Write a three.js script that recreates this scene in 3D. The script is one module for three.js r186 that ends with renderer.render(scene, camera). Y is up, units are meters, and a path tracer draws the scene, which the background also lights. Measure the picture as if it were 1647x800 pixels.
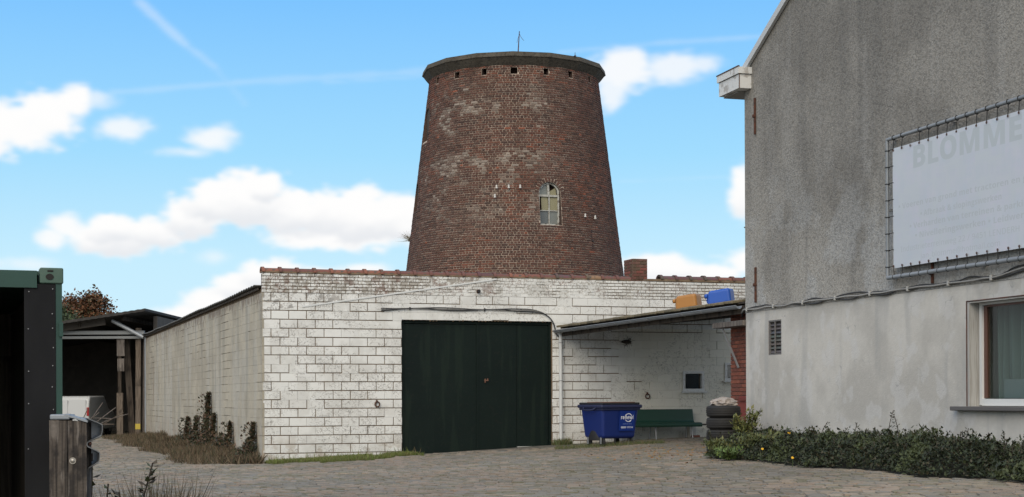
import * as THREE from 'three';
import { mergeGeometries } from 'three/addons/utils/BufferGeometryUtils.js';
import { RoundedBoxGeometry } from 'three/addons/geometries/RoundedBoxGeometry.js';
import { Brush, Evaluator, SUBTRACTION } from 'three-bvh-csg';

// ------------------------------------------------------------------ camera, sky, sun, exposure
const scene = new THREE.Scene();
const FOCAL = 2452;                                   // focal length in pixels of a 1647 px wide frame
const camera = new THREE.PerspectiveCamera(2 * Math.atan(640 / FOCAL) * 180 / Math.PI, 1647 / 1280, 0.1, 3000);
camera.setViewOffset(1647, 1280, 0, 0, 1647, 800);    // lens shifted up, horizon low in the frame
camera.position.set(0, 1.5, 0);
camera.rotation.z = -0.004;
scene.add(camera);

const renderer = new THREE.WebGLRenderer({ antialias: true });
renderer.setSize(1024, 497);
renderer.toneMapping = THREE.LinearToneMapping;
renderer.toneMappingExposure = 1.0;
renderer.shadowMap.enabled = true;
renderer.shadowMap.type = THREE.PCFSoftShadowMap;

const sun = new THREE.DirectionalLight(new THREE.Color(1, 0.89, 0.73), 2.05);
sun.position.set(-16, 42, 24); sun.target.position.set(0, 0, -34);
sun.castShadow = true; sun.shadow.radius = 95; sun.shadow.mapSize.set(2048, 2048);
Object.assign(sun.shadow.camera, { left: -35, right: 35, top: 35, bottom: -35, near: 1, far: 150 });
scene.add(sun, sun.target);

// ------------------------------------------------------------------ numbers and noise
function rng(seed) { let a = seed >>> 0; return () => { a = (a + 0x6D2B79F5) | 0; let t = Math.imul(a ^ (a >>> 15), 1 | a); t = (t + Math.imul(t ^ (t >>> 7), 61 | t)) ^ t; return ((t ^ (t >>> 14)) >>> 0) / 4294967296; }; }
const clamp = (x, a = 0, b = 1) => Math.min(b, Math.max(a, x));
const lerp = (a, b, t) => a + (b - a) * t;
const sst = (a, b, x) => { const t = clamp((x - a) / (b - a)); return t * t * (3 - 2 * t); };
function hash2(x, y, s) { let h = Math.imul(x, 374761393) ^ Math.imul(y, 668265263) ^ Math.imul(s, 1274126177); h = Math.imul(h ^ (h >>> 13), 1274126177); return ((h ^ (h >>> 16)) >>> 0) / 4294967296; }
function vn(x, y, s = 0) {
  const xi = Math.floor(x), yi = Math.floor(y); let fx = x - xi, fy = y - yi; fx = fx * fx * (3 - 2 * fx); fy = fy * fy * (3 - 2 * fy);
  const a = hash2(xi, yi, s), b = hash2(xi + 1, yi, s), c = hash2(xi, yi + 1, s), d = hash2(xi + 1, yi + 1, s);
  return a + (b - a) * fx + (c - a) * fy + (a - b - c + d) * fx * fy;
}
function fbm(x, y, oct = 4, s = 0) { let v = 0, a = 0.5, n = 0; for (let i = 0; i < oct; i++) { v += a * vn(x, y, s + i * 17); n += a; x = x * 2.03 + 11.3; y = y * 2.03 + 5.7; a *= 0.5; } return v / n; }
const mix3 = (a, b, t) => [lerp(a[0], b[0], t), lerp(a[1], b[1], t), lerp(a[2], b[2], t)];
const toS = (c) => { c = clamp(c); return 255 * (c <= 0.0031308 ? 12.92 * c : 1.055 * Math.pow(c, 1 / 2.4) - 0.055); };

// ------------------------------------------------------------------ the sky: blue air, cumulus, thin trails
{
  const W = 2048, H = 2048, data = new Float32Array(W * H * 4);
  const D = 180 / Math.PI;
  // cumulus lobes: azimuth, elevation, half width, half height (degrees), edge softness, strength
  const lobe = (u, v, hw, hh, soft = 0.35, k = 1) => { const az = Math.atan((u - 823) / FOCAL) * D; return [az, Math.atan((640 - v) / FOCAL * Math.cos(az / D)) * D, hw / FOCAL * D, hh / FOCAL * D, soft, k]; };
  const lobes = [
    lobe(20, 200, 80, 40, 0.4), lobe(75, 182, 60, 38, 0.4), lobe(120, 160, 28, 30, 0.4), lobe(150, 158, 40, 16, 0.8, 0.6), lobe(198, 203, 46, 20, 0.7, 0.8), lobe(-40, 215, 80, 40, 0.4),
    lobe(345, 222, 44, 25, 0.7, 0.85), lobe(308, 243, 56, 10, 0.9, 0.6),
    lobe(195, 380, 80, 28, 0.3), lobe(180, 366, 42, 24, 0.3), lobe(245, 372, 50, 26, 0.3), lobe(312, 346, 52, 36, 0.3), lobe(345, 322, 50, 32, 0.3), lobe(400, 320, 62, 44, 0.25), lobe(430, 303, 28, 24, 0.25), lobe(470, 338, 70, 40, 0.3),
    lobe(520, 342, 50, 38, 0.3), lobe(585, 348, 62, 44, 0.25), lobe(640, 350, 62, 42, 0.3), lobe(555, 378, 135, 25, 0.4), lobe(700, 372, 60, 40, 0.4),
    lobe(100, 360, 27, 20, 0.55, 0.95), lobe(84, 380, 24, 19, 0.55, 0.9),
    lobe(440, 440, 60, 26, 0.3), lobe(395, 458, 50, 26, 0.3), lobe(350, 482, 60, 22, 0.4), lobe(300, 505, 60, 18, 0.5), lobe(575, 440, 60, 16, 0.5, 0.9), lobe(500, 450, 70, 22, 0.4),
    lobe(345, 412, 30, 15, 0.9, 0.45), lobe(40, 422, 60, 14, 0.9, 0.5),
    lobe(1005, 112, 58, 36, 0.55, 0.9), lobe(1085, 108, 62, 27, 0.6, 0.8), lobe(1130, 104, 36, 18, 0.7, 0.7), lobe(984, 152, 26, 34, 0.6, 0.8),
    lobe(1196, 310, 20, 44, 0.35), lobe(1065, 432, 64, 22, 0.35), lobe(1140, 440, 66, 14, 0.4), lobe(1230, 425, 70, 26, 0.4),
  ];
  const trails = [[225, 0, 300, 70, 13, 0.5], [300, 70, 345, 105, 10, 0.32], [345, 105, 395, 165, 9, 0.14], [180, 146, 420, 128, 9, 0.26], [420, 128, 700, 113, 11, 0.24], [520, 132, 690, 122, 5, 0.18], [900, 84, 1060, 70, 6, 0.26], [1060, 70, 1230, 60, 8, 0.28], [1000, 292, 1190, 286, 4, 0.14]]
    .map((s) => { const a = lobe(s[0], s[1], 1, 1), b = lobe(s[2], s[3], 1, 1); return [a[0], a[1], b[0], b[1], s[4] / FOCAL * D, s[5]]; });
  const top = [[0, [0.68, 0.90, 1.0]], [5, [0.57, 0.85, 1.0]], [9, [0.36, 0.72, 1.0]], [14.6, [0.205, 0.55, 1.0]], [30, [0.19, 0.45, 0.88]], [90, [0.17, 0.37, 0.74]]];
  const air = (el) => { for (let k = 1; k < top.length; k++) if (el <= top[k][0]) return mix3(top[k - 1][1], top[k][1], (el - top[k - 1][0]) / (top[k][0] - top[k - 1][0])); return top[top.length - 1][1]; };
  for (let j = 0; j < H; j++) {
    const el = ((j + 0.5) / H - 0.5) * 180, base = air(Math.max(el, 0));
    for (let i = 0; i < W; i++) {
      const o = (j * W + i) * 4; let c = base;
      if (el > -0.3) {
        let az = (((i + 0.5) / W - 0.5) * 360) + 90; if (az > 180) az -= 360;          // 0 = the way the camera looks
        const near = sst(27, 21, Math.abs(az)) * sst(22, 17, el);
        let d = 0, low = 0;
        if (near > 0) {
          const n = fbm(az * 1.5, el * 1.9, 5, 3) - 0.5, n2 = fbm(az * 5.5, el * 6.5, 3, 31) - 0.5;
          for (const L of lobes) {
            const dx = (az - L[0]) / L[2], dy = (el - L[1]) / L[3]; if (dx * dx + dy * dy > 4) continue;
            const f = 1.13 - Math.sqrt(dx * dx + dy * dy) + n * 0.75 + n2 * 0.42;
            const v = sst(-0.08, L[4] * 1.1, f) * L[5];
            if (v > d) d = v;
            low = Math.max(low, v * sst(0.05, -0.85, dy + n * 0.8) * sst(0.42, 0.3, L[4]));
          }
          for (const T of trails) {
            const ex = T[2] - T[0], ey = T[3] - T[1], q = clamp(((az - T[0]) * ex + (el - T[1]) * ey) / (ex * ex + ey * ey));
            const r = Math.hypot(az - T[0] - ex * q, el - T[1] - ey * q) / T[4];
            const v = 0.55 * T[5] * sst(1.0, 0, r * 1.25 + n * 0.9); if (v > d) d = v;
          }
          d *= near;
        }
        if (near < 1) {                                                             // unseen sky all round: broken cumulus, made denser to whiten the light
          const s = 1 / (Math.sin(Math.max(el, 2) / D) + 0.16), ph = az / D;
          const x = Math.sin(ph) * s * 1.9, y = Math.cos(ph) * s * 1.9;
          const f = fbm(x + 40, y + 12, 5, 77);
          const v = sst(0.34, 0.52, f) * 0.95 * (1 - near);
          if (v > d) { d = v; low = v * sst(0.62, 0.8, f) * 0.8; }
        }
        if (d > 0) {
          const white = mix3([1.0, 0.995, 0.99], [0.72, 0.755, 0.81], low * 0.65);
          c = mix3(base, white, d);
        }
      }
      data[o] = c[0]; data[o + 1] = c[1]; data[o + 2] = c[2]; data[o + 3] = 1;
    }
  }
  const sky = new THREE.DataTexture(data, W, H, THREE.RGBAFormat, THREE.FloatType);
  sky.mapping = THREE.EquirectangularReflectionMapping; sky.magFilter = THREE.LinearFilter; sky.needsUpdate = true;
  scene.background = sky; scene.environment = sky;
}

// ------------------------------------------------------------------ naming, tagging, meshes
const taken = new Map();
const numbered = (n) => { const k = taken.get(n) || 0; taken.set(n, k + 1); return k ? n + '_' + String(k).padStart(3, '0') : n; };
function tag(o, label, category, group, kind) { if (label) o.userData.label = label; if (category) o.userData.category = category; if (group) o.userData.group = group; if (kind) o.userData.kind = kind; return o; }
function shade(o) { o.castShadow = true; o.receiveShadow = true; return o; }
function thing(name, label, category, pos = [0, 0, 0], turn = 0, group) { const g = new THREE.Group(); g.name = numbered(name); g.position.set(...pos); g.rotation.y = turn; scene.add(g); return tag(g, label, category, group); }
function part(name, geo, mat, parent) { const m = shade(new THREE.Mesh(Array.isArray(geo) ? mergeG(geo) : geo, mat)); m.name = name; parent.add(m); return m; }
function solo(name, geo, mat, label, category, group, kind) { const m = shade(new THREE.Mesh(Array.isArray(geo) ? mergeG(geo) : geo, mat)); m.name = numbered(name); scene.add(m); return tag(m, label, category, group, kind); }
function mergeG(list) {
  const keep = list.some((g) => g.attributes.color);
  const l = list.map((g) => { g = g.index ? g.toNonIndexed() : g; for (const k of Object.keys(g.attributes)) if (!['position', 'normal', 'uv'].includes(k) && !(k === 'color' && keep)) g.deleteAttribute(k); if (!g.attributes.uv) g.setAttribute('uv', new THREE.BufferAttribute(new Float32Array(g.attributes.position.count * 2), 2)); return g; });
  return mergeGeometries(l);
}
const box = (w, h, d, x = 0, y = 0, z = 0) => new THREE.BoxGeometry(w, h, d).translate(x, y, z);
const rbox = (w, h, d, r, x = 0, y = 0, z = 0) => new RoundedBoxGeometry(w, h, d, 2, r).translate(x, y, z);
const V = (x, y, z) => new THREE.Vector3(x, y, z);
const tube = (pts, r, seg = 24, rad = 8) => new THREE.TubeGeometry(new THREE.CatmullRomCurve3(pts.map((p) => (p.isVector3 ? p : V(...p)))), seg, r, rad);
function bar(a, b, r, rad = 8, r2 = r) { const A = V(...a), B = V(...b), L = A.distanceTo(B); const g = new THREE.CylinderGeometry(r2, r, L, rad); g.translate(0, L / 2, 0); g.applyQuaternion(new THREE.Quaternion().setFromUnitVectors(V(0, 1, 0), B.clone().sub(A).normalize())); return g.translate(A.x, A.y, A.z); }
function plank(a, b, w, t, yaw = 0) { const A = V(...a), B = V(...b), L = A.distanceTo(B); const g = new THREE.BoxGeometry(w, L, t).rotateY(yaw).translate(0, L / 2, 0); g.applyQuaternion(new THREE.Quaternion().setFromUnitVectors(V(0, 1, 0), B.clone().sub(A).normalize())); return g.translate(A.x, A.y, A.z); }
function uvMetres(g, s = 1) {           // box-projected uv in metres
  g = g.index ? g.toNonIndexed() : g; const p = g.attributes.position, n = g.attributes.normal, uv = new Float32Array(p.count * 2);
  for (let i = 0; i < p.count; i++) { const ax = Math.abs(n.getX(i)), ay = Math.abs(n.getY(i)), az = Math.abs(n.getZ(i)); let u, v; if (az >= ax && az >= ay) { u = p.getX(i); v = p.getY(i); } else if (ax >= ay) { u = p.getZ(i); v = p.getY(i); } else { u = p.getX(i); v = p.getZ(i); } uv[2 * i] = u * s; uv[2 * i + 1] = v * s; }
  g.setAttribute('uv', new THREE.BufferAttribute(uv, 2)); return g;
}

// ------------------------------------------------------------------ procedural textures
function tex(w, h, wm, hm, fn, srgb = true) {      // fn(x, y) in metres -> linear colour (or grey)
  const d = new Uint8Array(w * h * 4);
  for (let j = 0; j < h; j++) for (let i = 0; i < w; i++) {
    const c = fn((i + 0.5) / w * wm, (j + 0.5) / h * hm), o = (j * w + i) * 4;
    if (srgb) { d[o] = toS(c[0]); d[o + 1] = toS(c[1]); d[o + 2] = toS(c[2]); } else d[o] = d[o + 1] = d[o + 2] = 255 * clamp(c);
    d[o + 3] = 255;
  }
  const t = new THREE.DataTexture(d, w, h); t.wrapS = t.wrapT = THREE.RepeatWrapping; t.magFilter = THREE.LinearFilter; t.minFilter = THREE.LinearMipmapLinearFilter; t.generateMipmaps = true;
  if (srgb) t.colorSpace = THREE.SRGBColorSpace; t.repeat.set(1 / wm, 1 / hm); t.needsUpdate = true; return t;
}
const std = (o) => new THREE.MeshStandardMaterial(o);
const rgb = (r, g, b) => new THREE.Color().setRGB(r, g, b);
const plain = (r, g, b, roughness = 0.8, o = {}) => std({ color: rgb(r, g, b), roughness, ...o });
const grain = tex(512, 512, 1.2, 1.2, (x, y) => 0.5 * vn(x * 70, y * 70, 5) + 0.5 * fbm(x * 22, y * 22, 3, 9), false);
const fine = tex(256, 256, 0.5, 0.5, (x, y) => fbm(x * 60, y * 60, 4, 21), false);

// weathered wood and metal
const woodMap = (a, b, seed) => tex(256, 512, 0.5, 2, (x, y) => { const g = fbm(x * 60 + fbm(x * 3, y * 1.2, 2, seed) * 6, y * 2.2, 4, seed); const k = fbm(x * 6, y * 3, 3, seed + 5); return mix3(mix3(a, b, sst(0.3, 0.7, g)), [a[0] * 0.5, a[1] * 0.5, a[2] * 0.5], sst(0.6, 0.75, k) * 0.7); });
const M = {};
M.greyWood = std({ map: woodMap([0.10, 0.085, 0.075], [0.19, 0.165, 0.145], 11), roughness: 0.95, bumpMap: fine, bumpScale: 0.004 });
M.darkWood = std({ map: woodMap([0.035, 0.026, 0.02], [0.07, 0.055, 0.042], 23), roughness: 0.95 });
M.tanWood = std({ map: woodMap([0.09, 0.07, 0.052], [0.17, 0.135, 0.105], 37), roughness: 0.9 });
M.rust = std({ map: tex(128, 128, 0.5, 0.5, (x, y) => mix3([0.035, 0.022, 0.018], [0.15, 0.05, 0.025], sst(0.35, 0.7, fbm(x * 20, y * 20, 4, 3)))), roughness: 0.9 });
M.zinc = std({ map: tex(256, 256, 1, 1, (x, y) => { const k = fbm(x * 7, y * 7, 4, 8); return mix3([0.19, 0.21, 0.23], [0.33, 0.35, 0.37], k); }), roughness: 0.55, metalness: 0.35 });
M.steel = plain(0.32, 0.33, 0.34, 0.5, { metalness: 0.5 });
M.black = plain(0.015, 0.015, 0.016, 0.7);
M.holeShade = plain(0.02, 0.018, 0.016, 0.95);
M.cable = plain(0.035, 0.035, 0.036, 0.6);
M.cableGrey = plain(0.30, 0.29, 0.27, 0.6);
M.whiteTrim = std({ map: tex(256, 256, 1, 1, (x, y) => mix3([0.66, 0.66, 0.64], [0.42, 0.40, 0.37], sst(0.58, 0.75, fbm(x * 9, y * 9, 4, 61)))), roughness: 0.6 });
M.tinted = new THREE.MeshPhysicalMaterial({ color: rgb(0.80, 0.86, 0.85), roughness: 0.05, transmission: 1, thickness: 0, ior: 1.4, specularIntensity: 0.45 });
M.glass = new THREE.MeshPhysicalMaterial({ color: rgb(0.92, 0.95, 0.95), roughness: 0.03, transmission: 1, thickness: 0, ior: 1.5 });

// a block or brick: front face with chamfered rim and four sides, uv in wall metres, one colour
function pieceGeo(x0, x1, y0, y1, zf, depth, ch, col, jit, R) {
  const j = () => (R() - 0.5) * jit;
  const o = [[x0, y0], [x1, y0], [x1, y1], [x0, y1]], f = [[x0 + ch + j(), y0 + ch + j()], [x1 - ch + j(), y0 + ch + j()], [x1 - ch + j(), y1 - ch + j()], [x0 + ch + j(), y1 - ch + j()]];
  const tilt = (R() - 0.5) * jit, pos = [], uv = [];
  const q = (a, b, c, d) => { for (const v of [a, b, c, a, c, d]) { pos.push(...v); uv.push(v[0], v[1]); } };
  const F = f.map((p, k) => [p[0], p[1], zf + (k < 2 ? tilt : -tilt) * 0.4]), O = o.map((p) => [p[0], p[1], zf - ch]), B = o.map((p) => [p[0], p[1], zf - depth]);
  q(F[0], F[1], F[2], F[3]);
  for (let k = 0; k < 4; k++) { const n = (k + 1) % 4; q(O[k], O[n], F[n], F[k]); q(B[k], B[n], O[n], O[k]); }
  const g = new THREE.BufferGeometry(); g.setAttribute('position', new THREE.Float32BufferAttribute(pos, 3)); g.setAttribute('uv', new THREE.Float32BufferAttribute(uv, 2));
  const c = new Float32Array(pos.length); for (let i = 0; i < c.length; i += 3) { c[i] = col[0]; c[i + 1] = col[1]; c[i + 2] = col[2]; }
  g.setAttribute('color', new THREE.BufferAttribute(c, 3)); g.computeVertexNormals(); return g;
}
// pieces -> 300 largest as meshes of their own, the rest as one part
function place(pieces, name, restName, mat, parent, weigh, most = 300) {
  const s = weigh ? pieces.slice().sort((a, b) => weigh(b) - weigh(a)) : pieces;
  s.slice(0, most).forEach((p) => part(name, p.geo, mat, parent));
  if (s.length > most) { const m = part(restName, mergeG(s.slice(most).map((p) => p.geo)), mat, parent); m.userData.kind = 'stuff'; }
}
function rect(sh, x0, y0, x1, y1) { sh.moveTo(x0, y0); sh.lineTo(x1, y0); sh.lineTo(x1, y1); sh.lineTo(x0, y1); sh.closePath(); return sh; }

// ------------------------------------------------------------------ ground
const softmax = (a, b, k) => { const h = clamp(0.5 + 0.5 * (a - b) / k); return lerp(b, a, h) + k * h * (1 - h); };
function ground(X, Z) {            // X right, Z away from the camera
  let g = softmax(0.047 + 0.048 * (X + 5.56), 0.045, 0.06);
  g = -softmax(-g, -0.52, 0.08);
  g = lerp(g, -0.05, sst(17, 13, Z) * sst(2, -1, X));
  return g + (fbm(X * 0.7, Z * 0.55, 3, 401) - 0.5) * 0.05 * sst(70, 40, Z);
}
const gy = (X, Z) => ground(X, Z);
{
  const xs = [], zs = [];
  const spread = (a, edges) => { for (let k = 0; k < edges.length - 1; k++) { const [p, n] = edges[k], q = edges[k + 1][0]; for (let i = 0; i < n; i++) a.push(p + (q - p) * i / n); } a.push(edges[edges.length - 1][0]); };
  spread(xs, [[-900, 8], [-60, 20], [-22, 130], [14, 20], [60, 8], [900, 0]]);
  spread(zs, [[-300, 6], [0, 20], [10, 200], [46, 40], [80, 12], [1600, 0]]);
  const pos = [], uv = [], idx = [];
  for (const z of zs) for (const x of xs) { pos.push(x, ground(x, z) - 0.022, -z); uv.push(x, z); }
  const n = xs.length;
  for (let j = 0; j < zs.length - 1; j++) for (let i = 0; i < n - 1; i++) { const a = j * n + i; idx.push(a, a + 1, a + n + 1, a, a + n + 1, a + n); }
  const g = new THREE.BufferGeometry(); g.setAttribute('position', new THREE.Float32BufferAttribute(pos, 3)); g.setAttribute('uv', new THREE.Float32BufferAttribute(uv, 2)); g.setIndex(idx); g.computeVertexNormals();
  const soil = tex(1024, 1024, 14, 14, (x, y) => { const a = fbm(x * 1.1, y * 1.1, 5, 71), b = fbm(x * 9, y * 9, 4, 72), c = fbm(x * 3 + 9, y * 3, 3, 73); let k = mix3([0.095, 0.086, 0.068], [0.155, 0.138, 0.112], b); k = mix3(k, [0.085, 0.10, 0.05], sst(0.52, 0.66, a) * 0.6); return mix3(k, [0.06, 0.052, 0.042], sst(0.55, 0.7, c) * 0.6); });
  const m = solo('ground', g, std({ map: soil, roughness: 1, bumpMap: grain, bumpScale: 0.01 }), 'worn cobbled yard rising gently towards the grey house', 'ground', null, 'structure');

  // granite setts: real stones in wavering courses, nearest ones singly
  const R = rng(5), setts = [];
  for (let z = 14; z < 59; z += 0.132) {
    let x = (z > 36 ? -19 : -12) + R() * 0.1;
    while (x < (z > 43 ? -6 : 8)) {
      const w = 0.13 + R() * 0.08, cx = x + w / 2; x += w + 0.012;
      const zz = z + (fbm(cx * 0.5, z * 0.5, 2, 5) - 0.5) * 0.3;
      if (Math.abs(cx / zz) > 0.375) continue;
      const u = (cx + 5.56) * 0.9466 + (zz - 33.9) * 0.3224, dep = -(cx + 5.56) * 0.3224 + (zz - 33.9) * 0.9466;      // garage frame
      if (dep > -0.12 && u > -0.1) continue;
      if (dep > -1.5 + fbm(u, dep, 2, 9) * 1.6 && u > 1.2 && u < 7.6) continue;                                // concrete apron by the door
      const hx = cx - 4.305, hz = 28 - zz, out = -hx * 0.9592 + hz * 0.2826, al = hx * 0.2826 + hz * 0.9592;    // grey house frame
      if (out < 0.1 && al > -1.2) continue;
      setts.push([cx, zz, w, R]);
    }
  }
  const unit = pieceGeo(-0.5, 0.5, -0.5, 0.5, 0.5, 1, 0.12, [1, 1, 1], 0.06, rng(8)).rotateX(-Math.PI / 2); unit.deleteAttribute('color');
  const settMap = tex(256, 256, 1, 1, (x, y) => { const k = 0.72 + 0.5 * fbm(x * 8, y * 8, 4, 91); return [k, k, k]; });
  const tones = [[0.24, 0.206, 0.155], [0.265, 0.223, 0.17], [0.20, 0.176, 0.138], [0.265, 0.207, 0.155], [0.212, 0.192, 0.16], [0.182, 0.165, 0.112], [0.28, 0.225, 0.17], [0.22, 0.19, 0.142]];
  const settMats = tones.map((t) => std({ color: rgb(...t), map: settMap, roughness: 0.85 }));
  const white = std({ map: settMap, roughness: 0.85 });
  setts.sort((a, b) => (Math.abs(a[0] / a[1]) > 0.33 ? 99 : a[1]) - (Math.abs(b[0] / b[1]) > 0.33 ? 99 : b[1]));
  const pick = (x, z) => { const p = fbm(x * 0.9, z * 0.55, 3, 300), q = R(); let k; if (p > 0.56) k = q < 0.3 ? 3 : q < 0.5 ? 6 : Math.floor(q * 8); else if (p < 0.42) k = q < 0.3 ? 4 : q < 0.55 ? 2 : q < 0.7 ? 5 : Math.floor(q * 8); else k = Math.floor(q * 8); return k; };
  const q = new THREE.Quaternion(), mtx = new THREE.Matrix4(), e = new THREE.Euler();
  const lay = (s) => { const [x, z, w] = s, h = 0.05 + R() * 0.016; e.set((R() - 0.5) * 0.09, (R() - 0.5) * 0.08, (R() - 0.5) * 0.09); return mtx.compose(V(x, ground(x, z) - 0.025 + (h - 0.05), -z), q.setFromEuler(e), V(w, 0.05, 0.12)); };
  const rest = setts.slice(300), inst = shade(new THREE.InstancedMesh(unit, white, rest.length)), col = new THREE.Color();
  for (let k = 0; k < 300; k++) { const s = setts[k], b = shade(new THREE.Mesh(unit, settMats[pick(s[0], s[1])])); b.name = 'sett'; lay(s); b.applyMatrix4(mtx); m.add(b); }
  rest.forEach((s, k) => { inst.setMatrixAt(k, lay(s)); const t = tones[pick(s[0], s[1])], v = (0.86 + R() * 0.24) * (0.74 + 0.5 * fbm(s[0] * 0.8 + 30, s[1] * 0.45, 4, 611)); inst.setColorAt(k, col.setRGB(t[0] * v, t[1] * v, t[2] * v)); });
  inst.name = 'sett_paving'; inst.userData.kind = 'stuff'; m.add(inst);
}

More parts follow.
